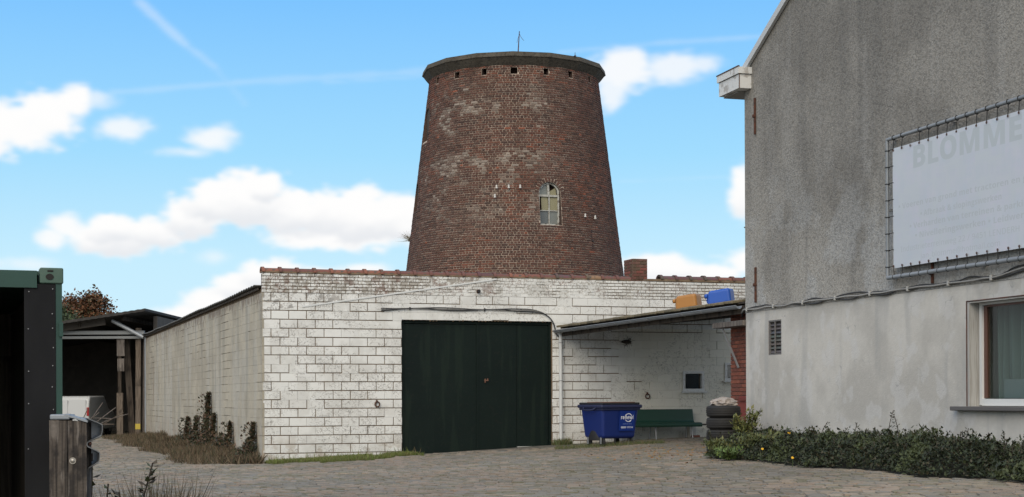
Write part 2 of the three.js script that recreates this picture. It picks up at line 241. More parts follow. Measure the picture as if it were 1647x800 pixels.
// ------------------------------------------------------------------ white block garage
const G0 = [-5.56, 0, -33.9], GT = 0.3282;
const gw = (u, y, b) => [G0[0] + u * 0.9466 - b * 0.3224, y, G0[2] - u * 0.3224 - b * 0.9466];     // along the front, height, back -> world
{
  const R = rng(17);
  const wx = 13.6, DX0 = 3.21, DX1 = 6.885, DTOP = 3.295;
  const wins = [[10.3, 10.835, 1.66, 2.11], [11.44, 12.0, 1.92, 2.32]];
  const garage = thing('garage', 'low white painted block garage with a dark double door', 'garage', G0, GT);
  // paint over block and brick, in wall metres
  const line = (x) => 3.56 + (x - 0.9) * 0.155;                         // old roof line across the top left of the front
  const paint = tex(2048, 1024, 16, 8, (x, y) => {
    const n = fbm(x * 2.1, y * 2.1, 3, 101), v1 = Math.abs(fbm(x * 13, y * 15, 4, 103) - 0.5), v2 = Math.abs(fbm(x * 24 + 7, y * 26, 3, 107) - 0.5), blot = fbm(x * 9, y * 9, 4, 109);
    let c = mix3([0.755, 0.755, 0.725], [0.64, 0.635, 0.60], sst(0.45, 0.7, fbm(x * 3.3, y * 3.3, 4, 111)) * 0.7);
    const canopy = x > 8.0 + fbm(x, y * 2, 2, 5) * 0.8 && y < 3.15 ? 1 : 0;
    if (canopy) c = mix3(c, [0.71, 0.68, 0.575], 0.85 * sst(8.2, 9.4, x));  // cream tint: aged paint plus shade and bounced colour under the canopy, painted in
    let amt = y > 3.87 ? (x < 1 + fbm(y * 3, x, 2, 6) ? 0.7 : 0.46) : 0.24;
    if (x < 5.6 && y > line(x)) amt = Math.max(amt, 0.86 - 0.05 * x);
    if (x > 6.8 && y < 3.87) amt = 0.08; if (x > 6 && y > 3.87) amt = 0.36;
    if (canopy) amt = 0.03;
    if (y > 3.2 && y < 3.66 && x > 2.7 && x < 6.8) amt = 0.1;
    const pe = Math.max(sst(0.028 + 0.05 * amt, 0.0, v1) * sst(0.46 - 0.3 * amt, 0.56, n + 0.08), sst(0.045 + 0.05 * amt, 0.0, v2) * sst(0.42, 0.55, n) * clamp(amt * 1.7), sst(0.74 - 0.26 * amt, 0.80 - 0.24 * amt, blot) * sst(0.2, 0.6, amt) * 0.8);
    const under = y > 3.87 ? mix3([0.19, 0.11, 0.08], [0.30, 0.265, 0.22], sst(0.30, 0.5, fbm(x * 5, y * 5, 3, 113))) : mix3([0.17, 0.155, 0.14], [0.33, 0.30, 0.27], sst(0.3, 0.65, fbm(x * 6, y * 6, 3, 114)));
    c = mix3(c, under, clamp(pe) * (y > 3.87 ? 0.95 : 0.8));
    const dirt = sst(0.46, 0.7, fbm(x * 4.5, y * 7, 4, 117)) * sst(0.75, 0.2, y + fbm(x * 2, y, 2, 118) * 0.4 - 0.15);
    return mix3(c, [0.36, 0.29, 0.21], dirt * 0.6);
  });
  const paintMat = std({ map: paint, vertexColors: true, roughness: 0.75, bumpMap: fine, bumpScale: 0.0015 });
  const jointMap = tex(512, 512, 3, 3, (x, y) => mix3([0.15, 0.103, 0.063], [0.26, 0.19, 0.125], fbm(x * 12, y * 12, 4, 121)));
  const joint = std({ map: jointMap, roughness: 1, bumpMap: fine, bumpScale: 0.006 });

  const sh = rect(new THREE.Shape(), 0.03, -0.3, wx, 4.30);
  const cut = (x0, y0, x1, y1) => { const h = new THREE.Path(); h.moveTo(x0, y0); h.lineTo(x1, y0); h.lineTo(x1, y1); h.lineTo(x0, y1); h.closePath(); sh.holes.push(h); };
  cut(DX0, -0.25, DX1, DTOP); for (const w of wins) cut(w[0], w[2], w[1], w[3]);
  const front = part('front_wall', new THREE.ExtrudeGeometry(sh, { depth: 0.24, bevelEnabled: false }).translate(0, 0, -0.266), joint, garage);
  // blocks
  const blocks = [], J = 0.022, noisy = (a, b, s) => hash2(Math.round(a * 50), Math.round(b * 50), s);
  for (let k = -1; k < 19; k++) {
    const y0 = 0.064 + k * 0.2, y1 = y0 + 0.2;
    for (let x = (k & 1 ? 0 : -0.2); x < wx; x += 0.4) {
      const under = y1 < 3.2 && x > 7.9 + 0.5 * noisy(k, 1, 3), lint = y0 > 3.2 && y0 < 3.5 && x > 2.7 && x < (y0 < 3.4 ? 7.3 : 6.0);
      let segs = [[Math.max(x, 0), Math.min(x + 0.4, wx)]]; if (y0 < DTOP && y1 > DTOP + 0.05) for (const q of [DX0, DX1]) segs = segs.flatMap(([s, e]) => (s < q - 0.02 && e > q + 0.02 ? [[s, q], [q, e]] : [[s, e]]));
      for (const [a, b, c, d] of [[DX0, DX1, -1, DTOP], ...wins]) { if (y1 <= c + 0.01 || y0 >= d - 0.005 || (a === DX0 && y1 > DTOP + 0.05)) continue; segs = segs.flatMap(([s, e]) => (e <= a || s >= b ? [[s, e]] : [[s, Math.min(e, a)], [Math.max(s, b), e]].filter(([p, q]) => q - p > 0.03))); }
      for (const [a, b, c, d] of wins) if (y1 > c + 0.01 && y0 < d - 0.005) { const s = Math.max(a, x), e = Math.min(b, x + 0.4); if (e - s > 0.02) for (const [p, q] of [[y0, c], [d, y1]]) if (q - p > 0.015 && p >= y0 - 1e-6 && q <= y1 + 1e-6) blocks.push({ x: s, y: y0, geo: pieceGeo(s, e, p + 0.0006, q - 0.0006, (R() - 0.5) * 0.004, 0.05, 0.004, [0.97, 0.97, 0.97], 0.004, R) }); }
      for (const [s, e] of segs) {
        const topY = (s > DX0 - 0.3 && e < DX1 + 0.3 && y0 < DTOP && y1 > DTOP) ? y1 : y1;
        const pF = under ? 0.95 : lint ? 0.95 : 0.09 + 0.12 * (fbm(s * 0.8, y0 * 1.5, 2, 44) > 0.56);
        const fillB = noisy(s, y0, 1) < pF, fillL = noisy(s, y0, 2) < pF * (under ? 1 : 1.3);
        const b0 = y0 < DTOP && y1 > DTOP && e > DX0 + 0.01 && s < DX1 - 0.01 ? DTOP + 0.002 : y0;
        const t = 0.95 + R() * 0.07, pr = (R() - 0.5) * 0.005;
        blocks.push({ x: s, y: y0, geo: pieceGeo(s + (fillL ? 0.0006 : J * 0.65), e - (fillL ? 0.0006 : J * 0.2), b0 + (fillB ? 0.0006 : J * 0.85), topY - (fillB ? 0.0006 : J * 0.1), pr, 0.05, 0.004, [t, t, t], 0.005, R) });
      }
    }
  }
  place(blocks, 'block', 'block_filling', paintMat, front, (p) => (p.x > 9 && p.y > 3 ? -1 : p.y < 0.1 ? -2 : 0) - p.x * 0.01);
  // parapet bricks
  const parapet = part('parapet', box(wx - 0.03, 0.435, 0.22, wx / 2 + 0.015, 4.0825, -0.131), joint, garage);
  const bricks = [];
  for (let k = 0; k < 6; k++) { const y0 = 3.866 + k * 0.0733; for (let x = (k & 1 ? 0 : -0.1); x < wx; x += 0.2) { const s = Math.max(x, 0), e = Math.min(x + 0.2, wx); if (e - s < 0.04) continue; const smooth = x > 3.8 && x < 8.2 && R() < 0.8; const t = 0.9 + R() * 0.14; bricks.push({ x: s, geo: pieceGeo(s + (smooth ? 0.001 : 0.006), e - (smooth ? 0.001 : 0.006), y0 + (smooth ? 0.001 : 0.009), y0 + 0.0733 - (smooth ? 0.001 : 0.006), (R() - 0.5) * 0.01 + 0.002, 0.05, 0.004, [t, t, t], 0.005, R) }); } }
  place(bricks, 'brick', 'brick_filling', paintMat, parapet, (p) => -p.x);
  part('old_roof_line', [[0.9, 2.6], [2.6, 4.1], [4.1, 5.5]].map(([a, b]) => plank([a, line(a), 0.006], [b, line(b), 0.006], 0.035, 0.02)), plain(0.66, 0.67, 0.66, 0.9), garage);
  // coping of ridge tiles
  const cop = part('coping_bed', [uvMetres(box(8.9, 0.03, 0.26, 4.45, 4.325, -0.12)), uvMetres(box(4.2, 0.05, 0.26, 11.45, 4.34, -0.12))], joint, garage);
  const prof = (r, l) => { const s = new THREE.Shape(); s.absarc(0, 0, r, 0, Math.PI, false); s.absarc(0, 0, r - 0.018, Math.PI, 0, true); return new THREE.ExtrudeGeometry(s, { depth: l, bevelEnabled: false, curveSegments: 10 }).rotateY(Math.PI / 2).scale(1, 0.72, 1); };
  const tileGeo = mergeG([prof(0.13, 0.385), prof(0.168, 0.065)]);
  const tileMats = [[0.21, 0.085, 0.06], [0.17, 0.075, 0.06], [0.26, 0.105, 0.07], [0.15, 0.07, 0.075], [0.13, 0.06, 0.06], [0.27, 0.16, 0.09]].map((c, i) => std({ map: tex(64, 64, 0.4, 0.4, (x, y) => mix3(c, [0.10, 0.085, 0.065], sst(0.5, 0.72, fbm(x * 12, y * 12, 3, 130 + i)))), roughness: 0.85 }));
  for (let x = 0.0, k = 0; x < 13.3; x += 0.388, k++) {
    if (x > 8.75 && x < 9.5) continue;
    const t = part('coping_tile', tileGeo, tileMats[Math.floor(R() * (x < 5 ? 3 : 5.99))], cop); t.position.set(x, (x > 9.4 ? 4.36 : 4.33) + (R() - 0.5) * 0.012, -0.12); t.rotation.z = (R() - 0.5) * 0.02;
  }
  // side wall
  const L = 27.6;
  const sideMap = tex(2048, 512, 28, 5, (x, y) => {
    const str = fbm(x * 2.2, y * 0.25, 4, 141), b = fbm(x * 1.2, y * 1.2, 4, 142), g = fbm(x * 14, y * 14, 3, 143);
    let c = mix3([0.48, 0.43, 0.335], [0.40, 0.355, 0.275], sst(0.35, 0.68, b)); c = mix3(c, [0.48, 0.455, 0.395], sst(0.56, 0.7, fbm(x * 1.5 + 9, y * 0.5, 3, 145)) * 0.6);
    c = mix3(c, [0.26, 0.245, 0.205], sst(0.56, 0.74, str) * 0.45); c = mix3(c, [0.30, 0.27, 0.22], sst(0.55, 0.75, g) * 0.35);
    const top = sst(0.42, 0.62, fbm(x * 6, y * 5, 4, 146) + (y - 3.75) * 0.55) * sst(3.3, 3.75, y); c = mix3(c, [0.20, 0.15, 0.12], top * 0.65);
    const rustS = sst(0.25, 0.0, Math.abs(x - 3.2)) * sst(0.42, 0.6, fbm(x * 9, y * 1.3, 3, 147)) * sst(0.9, 1.6, y) * sst(3.2, 2.6, y); c = mix3(c, [0.20, 0.13, 0.10], rustS * 0.8);
    const low = sst(0.42, 0.66, fbm(x * 3, y * 4, 4, 148)) * sst(1.1, 0.2, y); return mix3(c, [0.40, 0.31, 0.24], low * 0.6);
  });
  const sideMat = std({ map: sideMap, vertexColors: true, roughness: 0.9, bumpMap: fine, bumpScale: 0.002 });
  const side = part('side_wall', uvMetres(box(L - 0.05, 4.2, 0.2, L / 2, 1.86, -0.13)), joint, garage); side.rotation.y = -Math.PI / 2; side.position.z = -L;
  const sb = [];
  for (let k = -1; k < 19; k++) for (let x = (k & 1 ? 0 : -0.2); x < L; x += 0.4) {
    const y0 = 0.064 + k * 0.2, s = Math.max(0, x), e = Math.min(L, x + 0.4), op = fbm(s * 0.55, y0 * 0.9, 2, 151) * 0.8 + 0.2 * R(), openB = op > 0.62, openL = op > 0.74, t = 0.94 + R() * 0.09;
    sb.push({ x: s, y: y0, geo: pieceGeo(s + (openL ? 0.006 : 0.0006), e - 0.0006, y0 + (openB ? 0.006 + 0.007 * R() : 0.0006), y0 + 0.2 - 0.0006, (R() - 0.5) * 0.004, 0.05, 0.003, [t, t, t], 0.004, R) });
  }
  place(sb, 'block', 'block_filling', sideMat, side, (p) => (p.y < 0 ? -99 : 0) + p.x);
  // the side wall faces local -x: pieces are laid out along +x facing +z, then turned
  // roof of corrugated sheet, its wavy edge over the side wall
  const pts = []; for (let i = 0; i <= 28 * 18; i++) { const z = i / 18; pts.push([z, Math.sin(z * 2 * Math.PI / 0.36) * 0.016 + (vn(z * 0.6, 3, 9) - 0.5) * 0.05]); }
  const rs = new THREE.Shape(); rs.moveTo(...pts[0]); pts.forEach((p) => rs.lineTo(...p)); for (let i = pts.length - 1; i >= 0; i--) rs.lineTo(pts[i][0], pts[i][1] - 0.012);
  const sheet = (x0, x1) => new THREE.ExtrudeGeometry(rs, { depth: x1 - x0, bevelEnabled: false }).rotateY(Math.PI / 2).translate(x0, 4.02, -0.22);
  const roofMat = std({ map: tex(256, 256, 4, 4, (x, y) => mix3([0.12, 0.12, 0.115], [0.20, 0.195, 0.18], fbm(x * 3, y * 3, 4, 160))), roughness: 0.95 });
  const roof = part('roof', sheet(-0.13, 4.7), roofMat, garage);
  part('verge_board', [uvMetres(box(0.03, 0.05, L - 0.3, -0.04, 3.955, -L / 2 - 0.1))], M.darkWood, roof);
  part('roof_sheet', uvMetres(box(8.6, 0.04, 3.2, 9.1, 3.98, -1.9)), roofMat, roof);
  part('rear_wall', uvMetres(box(12, 4, 0.2, 6.2, 1.9, -L + 0.1)), sideMat, garage);
  part('light_block_wall', [uvMetres(box(8.8, 4, 0.12, 9.1, 1.95, -3.44)), uvMetres(box(0.12, 4, L - 3.6, 4.64, 1.95, -3.5 - (L - 3.6) / 2))], plain(0.32, 0.30, 0.27, 0.95), garage);  // unseen walls added to stop light leaking in behind the windows
  part('end_wall', uvMetres(box(0.2, 4.2, 6, wx - 0.1, 2, -3.3)), joint, garage);
  // door
  const dmap = tex(512, 512, 4, 4, (x, y) => { const s = fbm(x * 9, y * 0.8, 4, 171), b = fbm(x * 1.4, y * 1.4, 4, 172), f = fbm(x * 22, y * 22, 3, 173); let c = mix3([0.004, 0.0095, 0.009], [0.0075, 0.0155, 0.0125], b); c = mix3(c, [0.012, 0.022, 0.016], sst(0.55, 0.72, s) * 0.6); return mix3(c, [0.016, 0.018, 0.015], sst(0.66, 0.78, f) * 0.4); });
  const dmat = new THREE.MeshPhysicalMaterial({ map: dmap, roughness: 0.6, specularIntensity: 0.35, bumpMap: fine, bumpScale: 0.001 });
  const door = part('door', [uvMetres(box(0.06, 3.3, 0.1, DX0 + 0.03, 1.645, -0.13)), uvMetres(box(0.06, 3.3, 0.1, DX1 - 0.03, 1.645, -0.13)), uvMetres(box(DX1 - DX0 - 0.12, 0.07, 0.1, (DX0 + DX1) / 2, DTOP - 0.035, -0.13))], dmat, garage);
  const leaf = (name, x0, x1, z, yb) => { const g = [uvMetres(rbox(x1 - x0, DTOP - 0.08 - yb, 0.045, 0.006, (x0 + x1) / 2, (DTOP - 0.08 + yb) / 2, z))]; return part(name, g, dmat, door); };
  leaf('door_leaf', DX0 + 0.065, 5.055, -0.135, 0.10); leaf('door_leaf', 5.063, 6.02, -0.127, 0.20); leaf('door_leaf', 6.028, DX1 - 0.065, -0.135, 0.315);
  part('astragal', uvMetres(box(0.05, 3.0, 0.02, 5.06, 1.72, -0.098)), dmat, door);
  part('threshold', uvMetres(box(0.85, 0.02, 0.08, 6.45, 0.338, -0.07)), plain(0.4, 0.4, 0.38, 0.8), door);
  part('latch', [box(0.10, 0.02, 0.03, 5.27, 1.905, -0.09), box(0.02, 0.09, 0.03, 5.24, 1.90, -0.088), box(0.02, 0.06, 0.03, 5.30, 1.92, -0.086)], plain(0.18, 0.09, 0.06, 0.8), door);
  part('lintel_edge', [...Array(46)].map((_, i) => new THREE.DodecahedronGeometry(0.012 + R() * 0.02, 0).translate(DX0 + 0.05 + i * 0.079, DTOP - 0.004 + R() * 0.012, -0.02 - R() * 0.02)), joint, garage);
  // small windows under the canopy
  for (const [a, b, c, d] of wins) {
    const f = part('window', [box(0.06, d - c + 0.04, 0.1, a + 0.01, (c + d) / 2, -0.025), box(0.06, d - c + 0.04, 0.1, b - 0.01, (c + d) / 2, -0.025), box(b - a - 0.08, 0.06, 0.1, (a + b) / 2, d - 0.01, -0.025), box(b - a - 0.08, 0.06, 0.1, (a + b) / 2, c + 0.01, -0.025)], M.whiteTrim, garage);
    part('pane', box(b - a - 0.1, d - c - 0.1, 0.006, (a + b) / 2, (c + d) / 2, -0.07), M.glass, f);
    part('sill', box(b - a + 0.14, 0.035, 0.12, (a + b) / 2, c - 0.04, 0.02), M.whiteTrim, f);
  }
  const apron = []; { const N = 44, Q = 12; const pos = [], uv = [], idx = []; for (let j = 0; j <= Q; j++) for (let i = 0; i <= N; i++) { const u = 1.0 + i / N * 6.9, b = 0.06 - j / Q * (1.5 + (fbm(u * 1.2, 3, 2, 5) - 0.5) * 0.9) * sst(0.8, 1.9, u) ; const w = gw(u, 0, b); pos.push(w[0], ground(w[0], -w[2]) + 0.006, w[2]); uv.push(u, b); } for (let j = 0; j < Q; j++) for (let i = 0; i < N; i++) { const a = j * (N + 1) + i; idx.push(a, a + N + 1, a + 1, a + 1, a + N + 1, a + N + 2); } const g = new THREE.BufferGeometry(); g.setAttribute('position', new THREE.Float32BufferAttribute(pos, 3)); g.setAttribute('uv', new THREE.Float32BufferAttribute(uv, 2)); g.setIndex(idx); g.computeVertexNormals(); apron.push(g); }
  solo('pavement', apron[0], std({ map: tex(512, 256, 8, 4, (x, y) => { const a = fbm(x * 1.5, y * 1.5, 4, 181), b = fbm(x * 10, y * 10, 3, 182); return mix3(mix3([0.088, 0.08, 0.066], [0.145, 0.132, 0.11], b), [0.06, 0.062, 0.04], sst(0.5, 0.68, a) * 0.6); }), roughness: 1, bumpMap: grain, bumpScale: 0.006 }), 'dark concrete apron in front of the garage door', 'pavement', null, 'structure');

  // iron tether rings and cable on the front
  const ring = (u, y, label) => { const t = thing('wall_ring', label, 'iron ring', gw(u, y, -0.005), GT, 'iron rings on the garage wall'); part('ring', new THREE.TorusGeometry(0.055, 0.014, 8, 18).translate(0.01, -0.08, 0.03), M.rust, t); part('eye_bolt', [new THREE.CylinderGeometry(0.014, 0.014, 0.07, 8).rotateX(Math.PI / 2).translate(0, 0, 0.03), new THREE.TorusGeometry(0.024, 0.01, 6, 12).rotateY(Math.PI / 2).translate(0, -0.01, 0.05)], M.rust, t); return t; };
  ring(2.61, 1.44, 'rusty iron ring on the peeling white blocks beside the dark door'); ring(9.32, 1.60, 'rusty iron ring on the shaded wall above the green bench');
  const cb = thing('power_cable', 'black cable bundle clipped over the dark garage door', 'cable', G0, GT);
  const wave = (off, amp, ph) => { const p = []; for (let u = 2.72; u <= 6.35; u += 0.2) p.push([u, 3.555 + off + Math.sin(u * 3.4 + ph) * amp + (u < 3.3 ? (u - 3.3) * 0.04 : 0), 0.03]); p.push([6.62, 3.50 + off * 0.4, 0.03], [6.82, 3.38, 0.032], [6.93, 3.2 - off, 0.035], [6.97, 3.0, 0.04], [7.06, 2.93 + off * 0.6, 0.05]); return p; };
  part('wire', tube(wave(0.015, 0.014, 0), 0.014, 70, 6), M.cable, cb); part('wire', tube(wave(-0.012, 0.018, 2), 0.014, 70, 6), M.cable, cb); part('wire', tube(wave(0.002, 0.008, 4), 0.012, 70, 6), M.cableGrey, cb);
  for (const u of [3.4, 4.3, 5.2, 6.1]) part('clip', box(0.03, 0.07, 0.03, u, 3.555, 0.022), M.cable, cb);
  const lamp = thing('vent_stub', 'small dark pipe stub high on the white parapet', 'pipe', gw(5.05, 3.98, -0.01), GT); part('pipe', new THREE.CylinderGeometry(0.035, 0.035, 0.1, 12).rotateX(Math.PI / 2).translate(0, 0, 0.03), M.black, lamp); part('collar', new THREE.TorusGeometry(0.04, 0.008, 6, 14).translate(0, 0, 0.008), M.rust, lamp);

  // chimney behind the parapet
  const ch = thing('chimney', 'stubby brown brick chimney behind the coping beside the tower', 'chimney', gw(9.353, 3.6, 0.9), GT);
  const core = part('core', uvMetres(box(0.385, 1.33, 0.535, 0.2, 0.665, -0.275)), std({ map: jointMap, roughness: 1 }), ch);
  const tones = [[0.14, 0.06, 0.045], [0.11, 0.06, 0.042], [0.19, 0.065, 0.05], [0.12, 0.08, 0.055], [0.16, 0.085, 0.065]];
  const bm = tones.map((c, i) => std({ map: tex(64, 64, 0.3, 0.3, (x, y) => { const k = 0.7 + 0.6 * fbm(x * 18, y * 18, 3, 190 + i); return [c[0] * k, c[1] * k, c[2] * k]; }), roughness: 0.95 }));
  const c1 = pieceGeo(0, 0.19, 0, 0.064, 0.008, 0.05, 0.005, [1, 1, 1], 0.004, R), c2 = pieceGeo(0, 0.09, 0, 0.064, 0.008, 0.05, 0.005, [1, 1, 1], 0.004, R);
  for (let k = 0; k < 18; k++) {
    const y = 1.27 - k * 0.075, odd = k & 1;
    for (const [x, g] of odd ? [[0.005, c1], [0.205, c1]] : [[0.005, c2], [0.105, c1], [0.305, c2]]) { const b = part('brick', g, bm[Math.floor(R() * 5)], core); b.position.set(x, y, -0.003); }
    for (const [x, g] of odd ? [[0.005, c2], [0.105, c1], [0.305, c1]] : [[0.005, c1], [0.205, c1], [0.405, c2]]) { const b = part('brick', g, bm[Math.floor(R() * 5)], core); b.rotation.y = -Math.PI / 2; b.position.set(0.003, y, -0.545 + x); b.position.z = -0.55 + x; }
  }
}

// ------------------------------------------------------------------ brick mill tower
{
  const R = rng(29), TX = 0.089, TZ = -43.6, Y0 = 0.0, YT = 10.5;
  const rad = (y) => 3.1 - (y - 5.06) * 0.1263;                                  // battered wall
  const tower = thing('mill_tower', 'round tapering brown brick mill tower rising behind the white garage', 'tower', [TX, 0, TZ]);
  // openings: angle (degrees, 0 = towards the camera, + right), bottom, top, width, arched, depth
  const win = { a: 19.6, y0: 6.12, y1: 7.29, w: 0.62 };
  const opens = [{ ...win, arch: true, d: 0.34 }, { a: -79, y0: 6.75, y1: 7.55, w: 0.62, arch: true, d: 0.14 }, { a: -74, y0: 8.7, y1: 9.65, w: 0.62, arch: true, d: 0.14 }];
  for (let k = -6; k <= 6; k++) opens.push({ a: k * 20.4 + (k ? (hash2(k + 9, 1, 3) - 0.5) * 2 : 0), y0: 10.25, y1: 10.43, w: k === 0 ? 0.19 : 0.14 + 0.04 * hash2(k + 9, 2, 2), d: 0.3 });
  const outline = (o, grow = 0) => { const s = new THREE.Shape(), h = o.w / 2 + grow; if (o.arch) { s.moveTo(-h, o.y0 - grow); s.lineTo(h, o.y0 - grow); s.lineTo(h, o.y1 - o.w / 2); s.absarc(0, o.y1 - o.w / 2, h, 0, Math.PI, false); s.closePath(); } else rect(s, -h, o.y0 - grow, h, o.y1 + grow); return s; };
  const mortar = std({ map: tex(1024, 512, 1, 1, (x, y) => {                     // once round the tower
    const X = x * 22, Y = y * 10.5, n = fbm(X * 0.55, Y * 0.5, 4, 201), f = fbm(X * 7, Y * 9, 3, 203);
    return mix3(mix3([0.18, 0.135, 0.10], [0.50, 0.41, 0.33], sst(0.32, 0.54, n)), [0.24, 0.18, 0.14], sst(0.5, 0.7, f) * 0.6);
  }), roughness: 1 });
  const reveal = std({ map: tex(128, 128, 0.5, 0.5, (x, y) => mix3([0.05, 0.034, 0.028], [0.11, 0.066, 0.05], fbm(x * 16, y * 30, 3, 251))), roughness: 1 });  // dark brick, with the shade inside the openings put into its tone
  const ev = new Evaluator(); ev.useGroups = true;
  let body = new Brush(new THREE.CylinderGeometry(rad(YT) - 0.012, rad(Y0) - 0.012, YT - Y0, 180, 1).translate(0, (YT + Y0) / 2, 0), [mortar, mortar, mortar]); body.updateMatrixWorld();
  for (const o of opens) {
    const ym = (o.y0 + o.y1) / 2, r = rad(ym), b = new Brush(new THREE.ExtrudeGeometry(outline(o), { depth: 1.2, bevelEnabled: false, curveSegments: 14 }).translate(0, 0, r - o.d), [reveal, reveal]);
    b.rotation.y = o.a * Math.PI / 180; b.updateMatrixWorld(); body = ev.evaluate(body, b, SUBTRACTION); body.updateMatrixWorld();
  }
  const wallMesh = part('wall', body.geometry, body.material, tower);
  // bricks in alternating stretcher and header courses
  const unit = pieceGeo(-0.5, 0.5, -0.5, 0.5, 0.5, 1, 0.06, [1, 1, 1], 0.05, rng(3)); unit.deleteAttribute('color');
  const base = [[0.128, 0.060, 0.042], [0.107, 0.050, 0.037], [0.15, 0.063, 0.042], [0.09, 0.047, 0.036], [0.122, 0.067, 0.048], [0.172, 0.064, 0.04], [0.077, 0.042, 0.033], [0.29, 0.24, 0.20], [0.19, 0.14, 0.112], [0.23, 0.075, 0.042]];
  const bmap = tex(128, 128, 1, 1, (x, y) => { const k = 0.62 + 0.75 * fbm(x * 9, y * 9, 4, 211); return [k, k * 0.985, k * 0.97]; });
  const mats = base.map((c) => std({ color: rgb(c[0] * 0.9, c[1] * 0.9, c[2] * 0.9), map: bmap, roughness: 0.95 })), one = std({ map: bmap, roughness: 0.95 });
  const list = [], CH = 0.0635;
  for (let k = 0; Y0 + 3.0 + (k + 1) * CH < YT; k++) {
    const y = 3.0 + (k + 0.5) * CH, r = rad(y), head = k & 1, mod = head ? 0.0945 : 0.189, n = Math.round(2 * Math.PI * r / mod), st = 2 * Math.PI / n, off = (k % 4 === 0 ? 0.5 : 0) + (k * 0.37) % 0.22;
    for (let i = 0; i < n; i++) {
      let a = (i + off) * st; if (a > Math.PI) a -= 2 * Math.PI; if (Math.abs(a) > 2.0) continue;
      let iv = [[a - st / 2, a + st / 2]];
      for (const o of opens) {
        const oa = o.a * Math.PI / 180, hw = o.w / 2; if (Math.abs(a - oa) * r > hw + 0.4 || y < o.y0 - 0.02 || y > o.y1 + 0.14) continue;
        let h = hw + 0.004; if (o.arch) { const yc = o.y1 - hw; if (y > yc) { const q = (hw + 0.115) ** 2 - (y - yc) ** 2; h = q > 0 ? Math.sqrt(q) : -1; } } else if (y > o.y1 + 0.02) h = -1;
        if (h > 0) iv = iv.flatMap(([s0, s1]) => { const l = oa - h / r, g = oa + h / r; return s1 <= l || s0 >= g ? [[s0, s1]] : [[s0, l], [g, s1]].filter(([p, q]) => (q - p) * r > 0.03); });
      }
      for (const [s0, s1] of iv) {
        const am = (s0 + s1) / 2, deg = am * 57.3, X = am * r;
        const eff = sst(0.44, 0.60, 0.6 * fbm(X * 1.5 + 3, y * 1.9, 4, 221) + 0.4 * fbm(X * 6, y * 7, 3, 222)) * sst(58, 30, Math.abs(deg + 24)) * sst(5.6, 7.4, y) * sst(10.4, 9.4, y);
        const red = sst(0.50, 0.66, fbm(X * 1.0 + 20, y * 1.1, 3, 223)), q = R(); let c;
        if (q > 0.994) c = 9; else if (R() < red * 0.5) c = R() < 0.65 ? 2 : 5; else c = [0, 1, 3, 4, 6, 1, 0][Math.floor(R() * 7)];
        if (y > 10.0 && R() < 0.3) c = R() < 0.5 ? 5 : 2;
        const e = clamp(eff * (0.1 + 1.15 * R() * R()) * 1.2);
        if (e > 0.5) c = 7; else if (e > 0.25) c = 8;
        list.push({ a: am, y: y + (R() - 0.5) * 0.004, w: (s1 - s0) * r - 0.012 - R() * 0.004, c, e, r: r - 0.02 + (R() - 0.5) * 0.009, h: CH - 0.0125 - R() * 0.004, t: (R() - 0.5) * 0.03 });
      }
    }
  }
  list.sort((p, q) => Math.cos(q.a) * q.w - Math.cos(p.a) * p.w);
  const m4 = new THREE.Matrix4(), qq = new THREE.Quaternion(), eu = new THREE.Euler(), col = new THREE.Color();
  const put = (p) => { eu.set(-0.126, p.a, p.t, 'YXZ'); return m4.compose(V(Math.sin(p.a) * p.r, p.y, Math.cos(p.a) * p.r), qq.setFromEuler(eu), V(p.w, p.h, 0.05)); };
  for (const p of list.slice(0, 300)) { const b = part('brick', unit, mats[p.c], wallMesh); put(p); b.applyMatrix4(m4); }
  const rest = list.slice(300), inst = shade(new THREE.InstancedMesh(unit, one, rest.length)); inst.name = 'brickwork'; inst.userData.kind = 'stuff'; wallMesh.add(inst);
  rest.forEach((p, k) => { inst.setMatrixAt(k, put(p)); const c = mix3(base[p.c], [0.30, 0.255, 0.215], p.c > 6 && p.c < 9 ? 0 : p.e), v = 0.68 + R() * 0.4; inst.setColorAt(k, col.setRGB(c[0] * v, c[1] * v, c[2] * v)); });
  // arch of soldier bricks round the lit-side window and the two at the side
  for (const o of opens.filter((q) => q.arch)) {
    const hw = o.w / 2, yc = o.y1 - hw, r = rad(yc + 0.3);
    for (let k = 0; k < 13; k++) { const t = Math.PI * (k + 0.5) / 13, rr = hw + 0.062, lx = Math.cos(t) * rr, y = yc + Math.sin(t) * rr, a = o.a * Math.PI / 180 + lx / r; const b = part('arch_brick', unit, mats[[6, 3, 1, 0][k % 4]], wallMesh); eu.set(-0.126, a, t - Math.PI / 2, 'YXZ'); b.applyMatrix4(m4.compose(V(Math.sin(a) * (rad(y) - 0.016), y, Math.cos(a) * (rad(y) - 0.016)), qq.setFromEuler(eu), V(0.062, 0.105, 0.05))); }
  }
  for (const o of opens.slice(1, 3)) { const a = o.a * Math.PI / 180, r = rad(o.y1) - 0.06, b = part('niche_shade_board', new THREE.ExtrudeGeometry(outline(o, -0.004), { depth: 0.03, bevelEnabled: false }), M.darkWood, tower); b.rotation.y = a; b.position.set(Math.sin(a) * r, 0, Math.cos(a) * r); }  // dark board added in each niche to stand in for its shade
  // the arched window: weathered frame, broken glazing
  const wa = win.a * Math.PI / 180, wz = rad(win.y1) - 0.13, wf = new THREE.Group(); 
  const frame = []; { const o = outline(win, -0.01), hole = new THREE.Path(), h = win.w / 2 - 0.05, yc = win.y1 - win.w / 2; hole.moveTo(-h, win.y0 + 0.055); hole.lineTo(h, win.y0 + 0.055); hole.lineTo(h, yc); hole.absarc(0, yc, h, 0, Math.PI, false); hole.closePath(); o.holes.push(hole); frame.push(new THREE.ExtrudeGeometry(o, { depth: 0.06, bevelEnabled: false, curveSegments: 14 })); }
